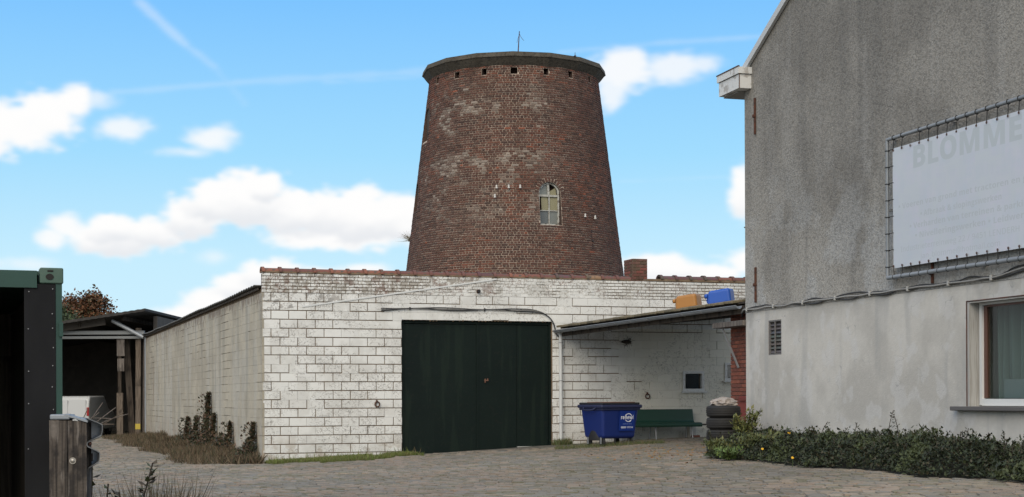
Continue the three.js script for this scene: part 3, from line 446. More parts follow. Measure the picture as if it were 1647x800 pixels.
  const old = std({ map: tex(256, 256, 0.6, 0.6, (x, y) => mix3([0.50, 0.50, 0.46], [0.22, 0.20, 0.17], sst(0.5, 0.68, fbm(x * 16, y * 16, 4, 231)))), roughness: 0.85 });
  const W = part('window', frame, old, tower); W.rotation.y = wa; W.position.set(Math.sin(wa) * wz, 0, Math.cos(wa) * wz); W.rotation.order = 'YXZ'; 
  const yt = 6.93;
  part('transom', box(win.w - 0.1, 0.055, 0.05, 0, yt, 0.032), old, W); part('mullion', box(0.03, yt - win.y0 - 0.08, 0.04, 0.015, (yt + win.y0) / 2 + 0.014, 0.03), old, W); part('glazing_bar', box(win.w - 0.1, 0.026, 0.036, 0, 6.53, 0.03), old, W);
  { const b = part('broken_bar', box(0.055, 0.30, 0.03, 0, 0, 0), old, W); b.position.set(-0.01, 7.08, 0.045); b.rotation.z = 0.06; }
  const milky = plain(0.20, 0.215, 0.20, 0.35), yellow = plain(0.27, 0.25, 0.15, 0.6), dusty = plain(0.14, 0.155, 0.155, 0.3);
  const pane = (x, y, w, h, m, rz = 0) => { const p = part('pane', box(w, h, 0.006), m, W); p.position.set(x, y, 0.018); p.rotation.z = rz; };
  pane(-0.13, 6.35, 0.25, 0.33, dusty); pane(0.145, 6.35, 0.235, 0.33, milky); pane(-0.105, 6.72, 0.19, 0.34, yellow, 0.06); pane(0.145, 6.72, 0.235, 0.34, yellow);
  { const s = new THREE.Shape(); s.moveTo(0, 0); s.lineTo(0, 0.26); s.absarc(0, 0.03, 0.24, Math.PI / 2, Math.PI, false); s.lineTo(-0.24, 0); s.closePath(); const p = part('pane', new THREE.ExtrudeGeometry(s, { depth: 0.006, bevelEnabled: false }), milky, W); p.position.set(-0.02, 6.955, 0.016); }
  { const s = new THREE.Shape(); s.moveTo(0, 0); s.lineTo(0, 0.1); s.lineTo(0.17, 0.2); s.lineTo(0.2, 0); s.closePath(); const p = part('pane', new THREE.ExtrudeGeometry(s, { depth: 0.006, bevelEnabled: false }), yellow, W); p.position.set(0.035, 6.955, 0.016); }
  // sixteen-sided concrete ring with a sloping soffit
  const conc = std({ map: tex(512, 256, 4, 2, (x, y) => { const b = fbm(x * 5, y * 5, 4, 241), f = fbm(x * 26, y * 26, 3, 243); return mix3(mix3([0.058, 0.049, 0.037], [0.108, 0.094, 0.073], b), [0.03, 0.026, 0.02], sst(0.52, 0.7, f) * 0.6); }), roughness: 1, bumpMap: grain, bumpScale: 0.006 });
  const ringGeo = new THREE.LatheGeometry([[2.0, 10.80], [2.60, 10.825], [2.63, 10.70], [2.60, 10.685], [2.49, 10.545], [rad(10.48) + 0.012, 10.475], [2.0, 10.475]].map((p) => new THREE.Vector2(...p)), 16, Math.PI / 2 - 0.01).toNonIndexed(); ringGeo.computeVertexNormals();
  const cap = part('cap_ring', uvMetres(ringGeo), conc, tower);
  part('roof_slab', new THREE.CylinderGeometry(2.3, 2.3, 0.06, 32).translate(0, 10.8, 0), conc, cap);
  
  // insulators, bracket, mast, tufts
  const ins = plain(0.55, 0.53, 0.49, 0.4);
  const insulator = (deg, y, label) => { const a = deg * Math.PI / 180, r = rad(y), t = thing('insulator', label, 'insulator', [TX + Math.sin(a) * r, y, TZ + Math.cos(a) * r], a, 'porcelain insulators on the tower'); part('pin', new THREE.CylinderGeometry(0.008, 0.008, 0.1, 6).rotateX(Math.PI / 2).translate(0, -0.04, 0.03), M.rust, t); part('bell', new THREE.LatheGeometry([[0, 0.06], [0.022, 0.055], [0.026, 0.02], [0.02, 0.012], [0.036, -0.03], [0.03, -0.04], [0, -0.04]].map((p) => new THREE.Vector2(...p)), 12).translate(0, 0, 0.085), ins, t); };
  insulator(-9.4, 7.13, 'first of three white insulators in a row on the tower'); insulator(-3.0, 7.13, 'middle of three white insulators in a row on the tower'); insulator(3.0, 7.13, 'third white insulator in the row, closest to the arched window'); insulator(-10.2, 6.88, 'single white insulator below the row of three'); insulator(39.5, 6.42, 'white insulator on the tower between window and edge'); insulator(46.8, 6.40, 'white insulator closest to the shaded tower edge');
  const mast = thing('mast', 'thin rusty mast standing on the tower ring', 'mast', [0.2, 10.8, -41.25]);
  part('pole', bar([0, 0, 0], [0.04, 0.62, 0], 0.018, 6, 0.012), M.rust, mast); part('stay', tube([[0.035, 0.56, 0], [0.09, 0.45, 0], [0.16, 0.36, 0.02]], 0.005, 8, 4), M.rust, mast); part('stay', tube([[0.035, 0.52, 0], [0.0, 0.42, 0.02], [-0.03, 0.3, 0.02]], 0.004, 8, 4), M.rust, mast);
  const stub = thing('roof_spike', 'tiny iron spike on the tower ring', 'spike', [1.76, 10.82, -41.6]); part('shaft', bar([0, 0, 0], [0.0, 0.1, 0], 0.012, 6, 0.006), M.rust, stub); part('plate', box(0.06, 0.012, 0.06, 0, 0.006, 0), M.rust, stub);
  const tie = thing('wall_anchor', 'dark iron anchor low on the shaded side of the tower', 'wall anchor', [TX + Math.sin(0.78) * rad(5.7), 5.75, TZ + Math.cos(0.78) * rad(5.7)], 0.78); part('bar', plank([0, -0.3, 0.02], [0.0, 0.3, -0.05], 0.03, 0.02), M.black, tie); part('knob', new THREE.SphereGeometry(0.03, 8, 6).translate(0, 0, 0.0), M.black, tie);
}

// ------------------------------------------------------------------ plants
const leafGeo = (() => { const g = new THREE.BufferGeometry(); g.setAttribute('position', new THREE.Float32BufferAttribute([0, 0, 0, 0.32, 0.42, 0.12, 0, 1, 0, -0.32, 0.42, 0.12, 0, 0.5, -0.06], 3)); g.setIndex([0, 1, 4, 1, 2, 4, 2, 3, 4, 3, 0, 4]); g.setAttribute('uv', new THREE.Float32BufferAttribute([0.5, 0, 1, 0.4, 0.5, 1, 0, 0.4, 0.5, 0.5], 2)); g.computeVertexNormals(); return g; })();
const bladeGeo = (() => { const g = new THREE.BufferGeometry(); g.setAttribute('position', new THREE.Float32BufferAttribute([-0.035, 0, 0, 0.035, 0, 0, -0.028, 0.5, 0.05, 0.028, 0.5, 0.05, 0, 1, 0.22], 3)); g.setIndex([0, 1, 3, 0, 3, 2, 2, 3, 4]); g.setAttribute('uv', new THREE.Float32BufferAttribute([0, 0, 1, 0, 0, 0.5, 1, 0.5, 0.5, 1], 2)); g.computeVertexNormals(); return g; })();
const thinBlade = bladeGeo.clone().scale(0.28, 1, 1);
const leafMat = std({ roughness: 0.7, side: THREE.DoubleSide }), dryMat = std({ roughness: 0.95, side: THREE.DoubleSide });
function scatter(name, geo, mat, n, fn, parent) {                   // fn(k) -> [x, y, z, size, [r, g, b], rx, ry, rz, stretch]
  const inst = shade(new THREE.InstancedMesh(geo, mat, n)), m = new THREE.Matrix4(), q = new THREE.Quaternion(), e = new THREE.Euler(), c = new THREE.Color(); inst.name = name;
  for (let k = 0; k < n; k++) { const p = fn(k); e.set(p[5], p[6], p[7], 'YXZ'); m.compose(V(p[0], p[1], p[2]), q.setFromEuler(e), V(p[3], p[3] * (p[8] || 1), p[3])); inst.setMatrixAt(k, m); inst.setColorAt(k, c.setRGB(...p[4])); }
  if (parent) parent.add(inst); else { inst.name = numbered(name); scene.add(inst); } return inst;
}

// ------------------------------------------------------------------ grey rendered house with the billboard
const H0 = [4.305, 0, -28], HT = -1.2843;
const hw = (t, y, out) => [H0[0] + t * 0.2826 - out * 0.9592, y, H0[2] + t * 0.9592 + out * 0.2826];
{
  const R = rng(41);
  const house = thing('house', 'tall grey cement rendered gable house beside the yard', 'house', H0, HT);
  const YS = 3.04, LEN = 12.2, PIT = 0.515, eave = 7.40, ridge = 6.1;
  const top = (t) => eave + (t < ridge ? t : 2 * ridge - t) * PIT;
  const V1 = [0.925, 1.439, 2.235, 2.85], W1 = [7.13, 9.2, 1.354, 2.816];
  const up = new THREE.Shape(); up.moveTo(0, YS); up.lineTo(LEN, YS); up.lineTo(LEN, top(LEN)); up.lineTo(ridge, top(ridge)); up.lineTo(0, top(0)); up.closePath();
  const lo = rect(new THREE.Shape(), 0, -0.2, LEN, YS - 0.002);
  for (const [a, b, c, d] of [V1, W1]) { const h = new THREE.Path(); h.moveTo(a, c); h.lineTo(b, c); h.lineTo(b, d); h.lineTo(a, d); h.closePath(); lo.holes.push(h); }
  const rough = tex(2048, 1920, 13, 12, (x, y) => {                        // y runs from 3 m up, weathered cement roughcast
    const Y = y, st = fbm(x * 1.7, Y * 0.16, 4, 301), st2 = fbm(x * 5, Y * 0.35, 3, 302), b = fbm(x * 0.8, Y * 0.8, 4, 303), pit = fbm(x * 34, Y * 38, 3, 304), pit2 = fbm(x * 60, Y * 60, 2, 305);
    const hgt = (Y + (b - 0.5) * 2.4 - 3) ;
    let c = mix3([0.385, 0.362, 0.322], [0.215, 0.201, 0.178], clamp(0.1 + sst(0.35, 0.65, b) * 0.4 + sst(-0.2, 2.6, hgt) * 0.5));
    c = mix3(c, [0.145, 0.14, 0.13], sst(0.5, 0.76, st) * 0.42); c = mix3(c, [0.37, 0.36, 0.34], sst(0.56, 0.74, st2) * 0.16);
    c = mix3(c, [0.40, 0.40, 0.39], sst(0.50, 0.64, fbm(x * 1.6 + 4, Y * 1.5, 5, 306)) * sst(3.4, 0.2, Y - 3) * 0.55);
    const k = 1.04 - 0.26 * sst(0.46, 0.68, pit) + 0.34 * (pit2 - 0.5); return [c[0] * k, c[1] * k, c[2] * k];
  }); rough.offset.set(0, 0);
  const smooth = tex(2048, 512, 13, 3.25, (x, y) => {                     // painted smooth render
    const b = fbm(x * 1.3, y * 1.3, 5, 311), s = fbm(x * 3.4, y * 0.35, 4, 312), f = fbm(x * 20, y * 20, 3, 313), cr = Math.abs(fbm(x * 1.6, y * 2.2, 4, 314) - 0.5), w = fbm(x * 4, y * 3.2, 4, 315);
    let c = mix3([0.575, 0.545, 0.49], [0.465, 0.44, 0.395], sst(0.36, 0.68, b)); c = mix3(c, [0.36, 0.355, 0.34], sst(0.55, 0.76, s) * 0.5); c = mix3(c, [0.59, 0.575, 0.55], sst(0.57, 0.7, w) * 0.5);
    c = mix3(c, [0.27, 0.265, 0.255], sst(0.006, 0.0, cr) * sst(0.5, 0.6, w) * 0.6); const k = 0.96 + 0.1 * f; return [c[0] * k, c[1] * k, c[2] * k];
  });
  const roughMat = std({ map: rough, roughness: 1, bumpMap: grain, bumpScale: 0.012 }), smoothMat = std({ map: smooth, roughness: 0.9, bumpMap: grain, bumpScale: 0.003 });
  const U = part('upper_wall', new THREE.ExtrudeGeometry(up, { depth: 0.3, bevelEnabled: false }).translate(0, 0, -0.29), roughMat, house);
  const Lw = part('lower_wall', new THREE.ExtrudeGeometry(lo, { depth: 0.3, bevelEnabled: false }).translate(0, 0, -0.3), smoothMat, house);
  part('rear_wall', uvMetres(box(0.3, 7.3, 8, 0.15, 3.6, -4.31)), roughMat, house); part('near_wall', uvMetres(box(0.3, 7.3, 8, LEN - 0.15, 3.6, -4.31)), roughMat, house);
  part('side_wall', uvMetres(box(LEN, 7.3, 0.3, LEN / 2, 3.6, -8.3)), roughMat, house);
  // roof: two slopes of tile, pale verge trim
  const slope = (x0, x1) => { const A = [x0, top(Math.max(x0, 0)) + (x0 < 0 ? x0 * PIT : 0) + 0.06, 0], B = [x1, top(x1) + 0.06, 0]; const L = Math.hypot(B[0] - A[0], B[1] - A[1]), an = Math.atan2(B[1] - A[1], B[0] - A[0]); return new THREE.BoxGeometry(L, 0.08, 8.7).translate(L / 2, 0, -4.33).rotateZ(an).translate(A[0], A[1], 0); };
  const roof = part('roof', [uvMetres(slope(-0.1, ridge)), uvMetres(slope(ridge, LEN))], plain(0.14, 0.075, 0.055, 0.9), house);
  const verge = (x0, x1, h, z, t, dy) => { const A = [x0, top(Math.max(x0, 0)) + (x0 < 0 ? x0 * PIT : 0) + dy, z], B = [x1, top(x1) + dy, z]; return plank(A, B, t, h); };
  part('verge_trim', [verge(0.06, ridge, 0.06, 0.055, 0.12, 0.05), verge(ridge, LEN, 0.06, 0.055, 0.12, 0.05)], plain(0.52, 0.53, 0.53, 0.6), roof);
  // boxed eaves gutter, its end wrapping the corner
  const g = part('eaves_box', [uvMetres(box(0.89, 0.25, 8.9, -0.155, 7.235, -4.2)), uvMetres(box(0.95, 0.12, 8.96, -0.155, 7.43, -4.2))], M.whiteTrim, house);
  part('eaves_board', [uvMetres(box(0.62, 0.02, 8.5, -0.30, 7.096, -4.1))], plain(0.33, 0.32, 0.30, 0.8), g);
  part('drip_edge', [box(0.97, 0.018, 0.03, -0.155, 7.50, 0.275), box(0.03, 0.018, 8.9, -0.64, 7.50, -4.2), box(0.012, 0.40, 0.012, 0.296, 7.30, 0.252)], M.rust, g);
  // iron wall anchors
  const anchor = (t, y0, y1, label) => { const o = thing('wall_anchor', label, 'wall anchor', hw(t, (y0 + y1) / 2, 0.01), HT, 'iron wall anchors on the grey house'); part('bar', [rbox(0.045, y1 - y0, 0.03, 0.008, 0, 0, 0.02)], M.rust, o); part('bolt', new THREE.CylinderGeometry(0.032, 0.032, 0.05, 8).rotateX(Math.PI / 2).translate(0, 0, 0.035), M.rust, o); };
  anchor(0.47, 6.24, 6.9, 'rusty iron anchor high on the grey gable under the eaves'); anchor(0.47, 3.2, 3.84, 'rusty iron anchor just above the cable near the house corner'); anchor(6.31, 3.12, 3.42, 'short dark iron anchor between billboard frame and cable');
  { const o = thing('wall_hook', 'tiny dark hook on the far edge of the grey house', 'hook', hw(0, 4.62, -0.02), HT); part('hook', bar([0, 0, 0], [-0.09, 0, 0], 0.012, 6), M.black, o); part('nut', box(0.02, 0.04, 0.04, -0.01, 0, 0), M.black, o); }
  // louvred vent
  { const [a, b, c, d] = V1, v = part('vent', [box(0.03, d - c, 0.05, a + 0.015, (c + d) / 2, -0.03), box(0.03, d - c, 0.05, b - 0.015, (c + d) / 2, -0.03), box(b - a - 0.06, 0.025, 0.05, (a + b) / 2, c + 0.0125, -0.03), box(b - a - 0.06, 0.025, 0.05, (a + b) / 2, d - 0.0125, -0.03)], plain(0.16, 0.15, 0.145, 0.8), Lw);
    for (let k = 0; k < 8; k++) { const s = part('louvre', rbox(b - a - 0.07, 0.062, 0.012, 0.004), plain(0.085 + 0.04 * R(), 0.09 + 0.03 * R(), 0.09 + 0.03 * R(), 0.7), v); s.position.set((a + b) / 2, c + 0.06 + k * 0.068, -0.045); s.rotation.x = -0.75; }
    part('vent_bar', box(0.022, d - c - 0.04, 0.02, (a + b) / 2, (c + d) / 2, -0.008), plain(0.16, 0.15, 0.145, 0.8), v); }
  // window: stone sill, white frame, brown inner reveal, net curtain
  { const [a, b, c, d] = W1;
    const surround = part('window_surround', [box(0.06, d - c, 0.2, a + 0.03, (c + d) / 2, -0.1), box(0.06, d - c, 0.2, b - 0.03, (c + d) / 2, -0.1), box(b - a - 0.12, 0.035, 0.2, (a + b) / 2, d - 0.0175, -0.1)], std({ map: tex(128, 256, 0.5, 1.5, (x, y) => mix3([0.43, 0.42, 0.395], [0.33, 0.315, 0.285], sst(0.45, 0.7, fbm(x * 12, y * 4, 4, 331)))), roughness: 0.85 }), Lw);
    part('rust_edge', [box(0.014, d - c, 0.012, a + 0.007, (c + d) / 2, 0.004), box(b - a, 0.014, 0.012, (a + b) / 2, d - 0.007, 0.004)], M.rust, surround);
    const f = part('window_frame', [box(0.06, d - c - 0.05, 0.06, a + 0.12, (c + d) / 2 - 0.01, -0.17), box(0.06, d - c - 0.05, 0.06, b - 0.12, (c + d) / 2 - 0.01, -0.17), box(b - a - 0.3, 0.03, 0.06, (a + b) / 2, d - 0.05, -0.17), box(b - a - 0.3, 0.095, 0.06, (a + b) / 2, c + 0.055, -0.17)], plain(0.68, 0.68, 0.66, 0.5), Lw);
    part('inner_frame', [box(0.075, d - c - 0.19, 0.05, a + 0.1875, (c + d) / 2 + 0.02, -0.2), box(b - a - 0.45, 0.03, 0.05, (a + b) / 2, d - 0.08, -0.2)], plain(0.115, 0.05, 0.034, 0.5), f);
    part('pane', box(b - a - 0.38, d - c - 0.15, 0.006, (a + b) / 2, (c + d) / 2 + 0.02, -0.19), M.tinted, f);
    part('window_sill', [rbox(b - a + 0.44, 0.06, 0.2, 0.012, (a + b) / 2 - 0.03, c - 0.03, 0.02)], std({ map: tex(128, 128, 0.6, 0.6, (x, y) => mix3([0.085, 0.08, 0.078], [0.15, 0.14, 0.135], fbm(x * 15, y * 15, 4, 335))), roughness: 0.8 }), Lw);
    const room = part('room', [box(b - a + 1, d - c + 1, 0.05, (a + b) / 2, (c + d) / 2, -2.2), box(b - a + 1, 0.05, 1.9, (a + b) / 2, c - 0.4, -1.25), box(b - a + 1, 0.05, 1.9, (a + b) / 2, d + 0.4, -1.25), box(0.05, d - c + 0.7, 1.9, a - 0.5, (c + d) / 2, -1.25), box(0.05, d - c + 0.7, 1.9, b + 0.5, (c + d) / 2, -1.25)], plain(0.45, 0.45, 0.43, 0.9), Lw);
    const fold = new THREE.PlaneGeometry(b - a - 0.2, d - c - 0.05, 260, 6), p = fold.attributes.position; for (let i = 0; i < p.count; i++) { const x = p.getX(i), y = p.getY(i); p.setZ(i, Math.sin(x * 52 + 2.2 * Math.sin(x * 7) + y * 0.5) * 0.075 + 0.03 * Math.sin(x * 19 + y)); } fold.computeVertexNormals(); fold.translate((a + b) / 2 + 0.1, (c + d) / 2, -0.46);
    part('curtain', fold, std({ color: rgb(0.14, 0.175, 0.168), roughness: 1, side: THREE.DoubleSide }), Lw);
    part('window_ledge', box(b - a - 0.3, 0.02, 0.12, (a + b) / 2, c + 0.06, -0.29), plain(0.4, 0.42, 0.42, 0.6), Lw);
    part('lace_strip', box(b - a - 0.5, 0.26, 0.004, (a + b) / 2 + 0.12, c + 0.24, -0.345), new THREE.MeshPhysicalMaterial({ color: rgb(0.32, 0.36, 0.36), roughness: 1, transmission: 0.5, thickness: 0 }), Lw);
  }
  // cable bundle along the change of render
  const cb = thing('power_cable', 'long twisted cable bundle clipped across the grey house', 'cable', H0, HT);
  const cy = (t) => 3.09 + (t < 0.3 ? (t - 0.3) * -0.02 : 0) + (t > 8 ? (t - 8) * 0.13 : 0), clips = [0.14, 1.22, 2.33, 3.46, 4.57, 5.67, 6.75, 7.79, 8.7, 9.6];
  const wire = (dy, z, amp, ph, r, mat) => { const p = [[-0.35, cy(0) - 0.1 + dy, -0.1], [-0.12, cy(0) - 0.04 + dy, 0.02]]; for (let t = 0.02; t < 10.4; t += 0.18) { const near = Math.min(...clips.map((c) => Math.abs(c - t))); p.push([t, cy(t) + dy * (0.6 + near) + (fbm(t * 1.9 + ph * 7, ph, 2, 77) - 0.5) * amp * 2.6 * sst(0.02, 0.3, near), z]); } part('wire', tube(p, r, 220, 6), mat, cb); };
  wire(0.026, 0.04, 0.045, 0, 0.012, M.cable); wire(-0.024, 0.04, 0.035, 2.1, 0.012, M.cable); wire(0.0, 0.05, 0.015, 1, 0.014, M.cableGrey);
  for (const t of clips) part('clip', rbox(0.05, 0.075, 0.06, 0.01, t, cy(t), 0.035), plain(0.42, 0.41, 0.38, 0.7), cb);

  // billboard: pipe frame, lashed printed sheet
  const bx0 = 5.23, bx1 = 11.0, by0 = 3.28, by1 = 5.36, zb = 0.12;
  const bb = thing('billboard', 'large white faded lettered banner lashed in a grey pipe frame', 'billboard', H0, HT);
  const pipe = M.zinc, fr = part('frame', [bar([bx0, by1, zb], [bx1, by1, zb], 0.028, 10), bar([bx0, by0, zb], [bx1, by0, zb], 0.034, 10), bar([bx0, by0, zb], [bx0, by1, zb], 0.026, 10), bar([bx1, by0, zb], [bx1, by1, zb], 0.026, 10)], pipe, bb);
  for (const [x, y] of [[bx0 + 0.1, by1], [6.9, by1], [9.3, by1], [bx0 + 0.1, by0], [7.6, by0], [9.8, by0], [bx0, 4.3]]) part('bracket', box(0.04, 0.04, zb + 0.01, x, y, zb / 2), M.steel, fr);
  const sx0 = 5.40, sx1 = 10.85, sy0 = 3.41, sy1 = 5.20;
  const cv = document.createElement('canvas'); cv.width = 2048; cv.height = 672; const c = cv.getContext('2d');
  c.fillStyle = '#c2c8ce'; c.fillRect(0, 0, 2048, 672);
  for (let k = 0; k < 700; k++) { c.fillStyle = 'rgba(' + (R() < 0.5 ? '188,194,200' : '203,208,213') + ',0.10)'; const w = 20 + R() * 90; c.fillRect(R() * 2048 - w / 2, R() * 672 - w / 2, w, w * (0.5 + R())); }
  c.fillStyle = '#b5bcc0'; c.textBaseline = 'alphabetic'; c.textAlign = 'left';
  const S = 2048 / (sx1 - sx0), ty = (y) => (sy1 - y) * S, tx = (x) => (x - sx0) * S;
  const txt = (s, x, y, px, x1, bold = true) => { c.font = (bold ? 'bold ' : '') + px + 'px sans-serif'; const w = c.measureText(s).width; c.save(); c.translate(tx(x), ty(y)); if (x1) c.scale((tx(x1) - tx(x)) / w, 1); c.fillText(s, 0, 0); c.restore(); };
  c.strokeStyle = '#b5bcc0'; c.lineWidth = 5;
  { c.font = 'bold 190px sans-serif'; const w = c.measureText('BLOMME').width; c.save(); c.translate(tx(5.92), ty(4.83)); c.scale((tx(8.62) - tx(5.92)) / w, 0.86); c.fillText('BLOMME', 0, 0); c.strokeText('BLOMME', 0, 0); c.restore(); }
  c.fillStyle = '#b6bcc1';
  txt('• Voeren van grond met tractoren en grondwerken', 5.55, 4.27, 42, 9.7); txt('• Afbraak & slopingswerken', 6.15, 4.10, 42, 8.15); txt('• Verharden van terreinen & parkings', 5.85, 3.95, 42, 8.9); txt('• Nivelleringswerken • Leidwerken', 6.0, 3.80, 42, 8.95);
  txt('Industrieterreinweg 22 / 9451 LENDERH', 5.6, 3.635, 42, 8.55, false); txt('jan_blomme@hotmail.com', 6.15, 3.49, 42, 8.12, false);
  const ct = new THREE.CanvasTexture(cv); ct.colorSpace = THREE.SRGBColorSpace;
  const sheet = new THREE.PlaneGeometry(sx1 - sx0, sy1 - sy0, 40, 14), sp = sheet.attributes.position; for (let i = 0; i < sp.count; i++) sp.setZ(i, (fbm(sp.getX(i) * 1.3, sp.getY(i) * 1.3, 2, 351) - 0.5) * 0.02); sheet.computeVertexNormals();
  const ban = part('banner', sheet.translate((sx0 + sx1) / 2, (sy0 + sy1) / 2, zb + 0.005), std({ map: ct, roughness: 0.5, side: THREE.DoubleSide }), bb);
  const lash = (a, b) => part('lashing', [bar(a, b, 0.006, 5), new THREE.TorusGeometry(0.034, 0.006, 5, 10).rotateY(a[0] === b[0] ? Math.PI / 2 : 0).rotateX(a[0] === b[0] ? 0 : Math.PI / 2).translate(...b)], M.black, bb);
  for (let k = 0; k < 24; k++) { const x = sx0 + 0.02 + k * 0.24; if (k === 2) continue; lash([x, sy1 - 0.03, zb + 0.012], [x, by1, zb]); }
  for (let k = 0; k < 24; k++) { const x = sx0 + 0.02 + k * 0.24; lash([x, sy0 + 0.03, zb + 0.012], [x, by0, zb]); }
  for (let k = 0; k < 8; k++) { const y = sy0 + 0.03 + k * 0.25; lash([sx0 + 0.02, y, zb + 0.012], [bx0, y, zb]); }
  for (let k = 0; k < 24; k++) for (const y of [sy0 + 0.03, sy1 - 0.03]) part('eyelet', new THREE.TorusGeometry(0.013, 0.005, 5, 10).translate(sx0 + 0.02 + k * 0.24, y, zb + 0.014), M.rust, ban);

  // red brick annex behind the house corner
  const ax = thing('brick_annex', 'dark red brick annex wall behind the grey house corner', 'annex', hw(0, 0, -0.25), HT);
  const core = part('wall', uvMetres(box(1.21, 3.1, 3.0, -0.605, 1.55, -1.512)), plain(0.17, 0.12, 0.095, 1), ax);
  const tones = [[0.20, 0.062, 0.038], [0.17, 0.055, 0.036], [0.23, 0.074, 0.044], [0.15, 0.05, 0.034]].map((t) => plain(...t, 0.9)), b1 = pieceGeo(0, 0.19, 0, 0.064, 0.006, 0.04, 0.004, [1, 1, 1], 0.004, R), b2 = pieceGeo(0, 0.09, 0, 0.064, 0.006, 0.04, 0.004, [1, 1, 1], 0.004, R);
  for (let k = 0; k < 40; k++) { const y = 0.1 + k * 0.075; for (let x = -1.21, i = 0; x < -0.05; i++) { const half = (k & 1) && i === 0, b = part('brick', half ? b2 : b1, tones[Math.floor(R() * 4)], core); b.position.set(x, y, 0); x += half ? 0.1 : 0.2; } }
  const sf = thing('awning_shelf', 'grey board shelf on a diagonal strut on the red brick', 'shelf', hw(-0.7, 0, -0.24), HT); part('board', uvMetres(rbox(1.35, 0.1, 0.30, 0.008, 0.02, 2.86, 0.16)), M.greyWood, sf); part('strut', plank([-0.1, 2.05, 0.02], [-0.3, 2.80, 0.26], 0.035, 0.03), M.steel, sf);
}

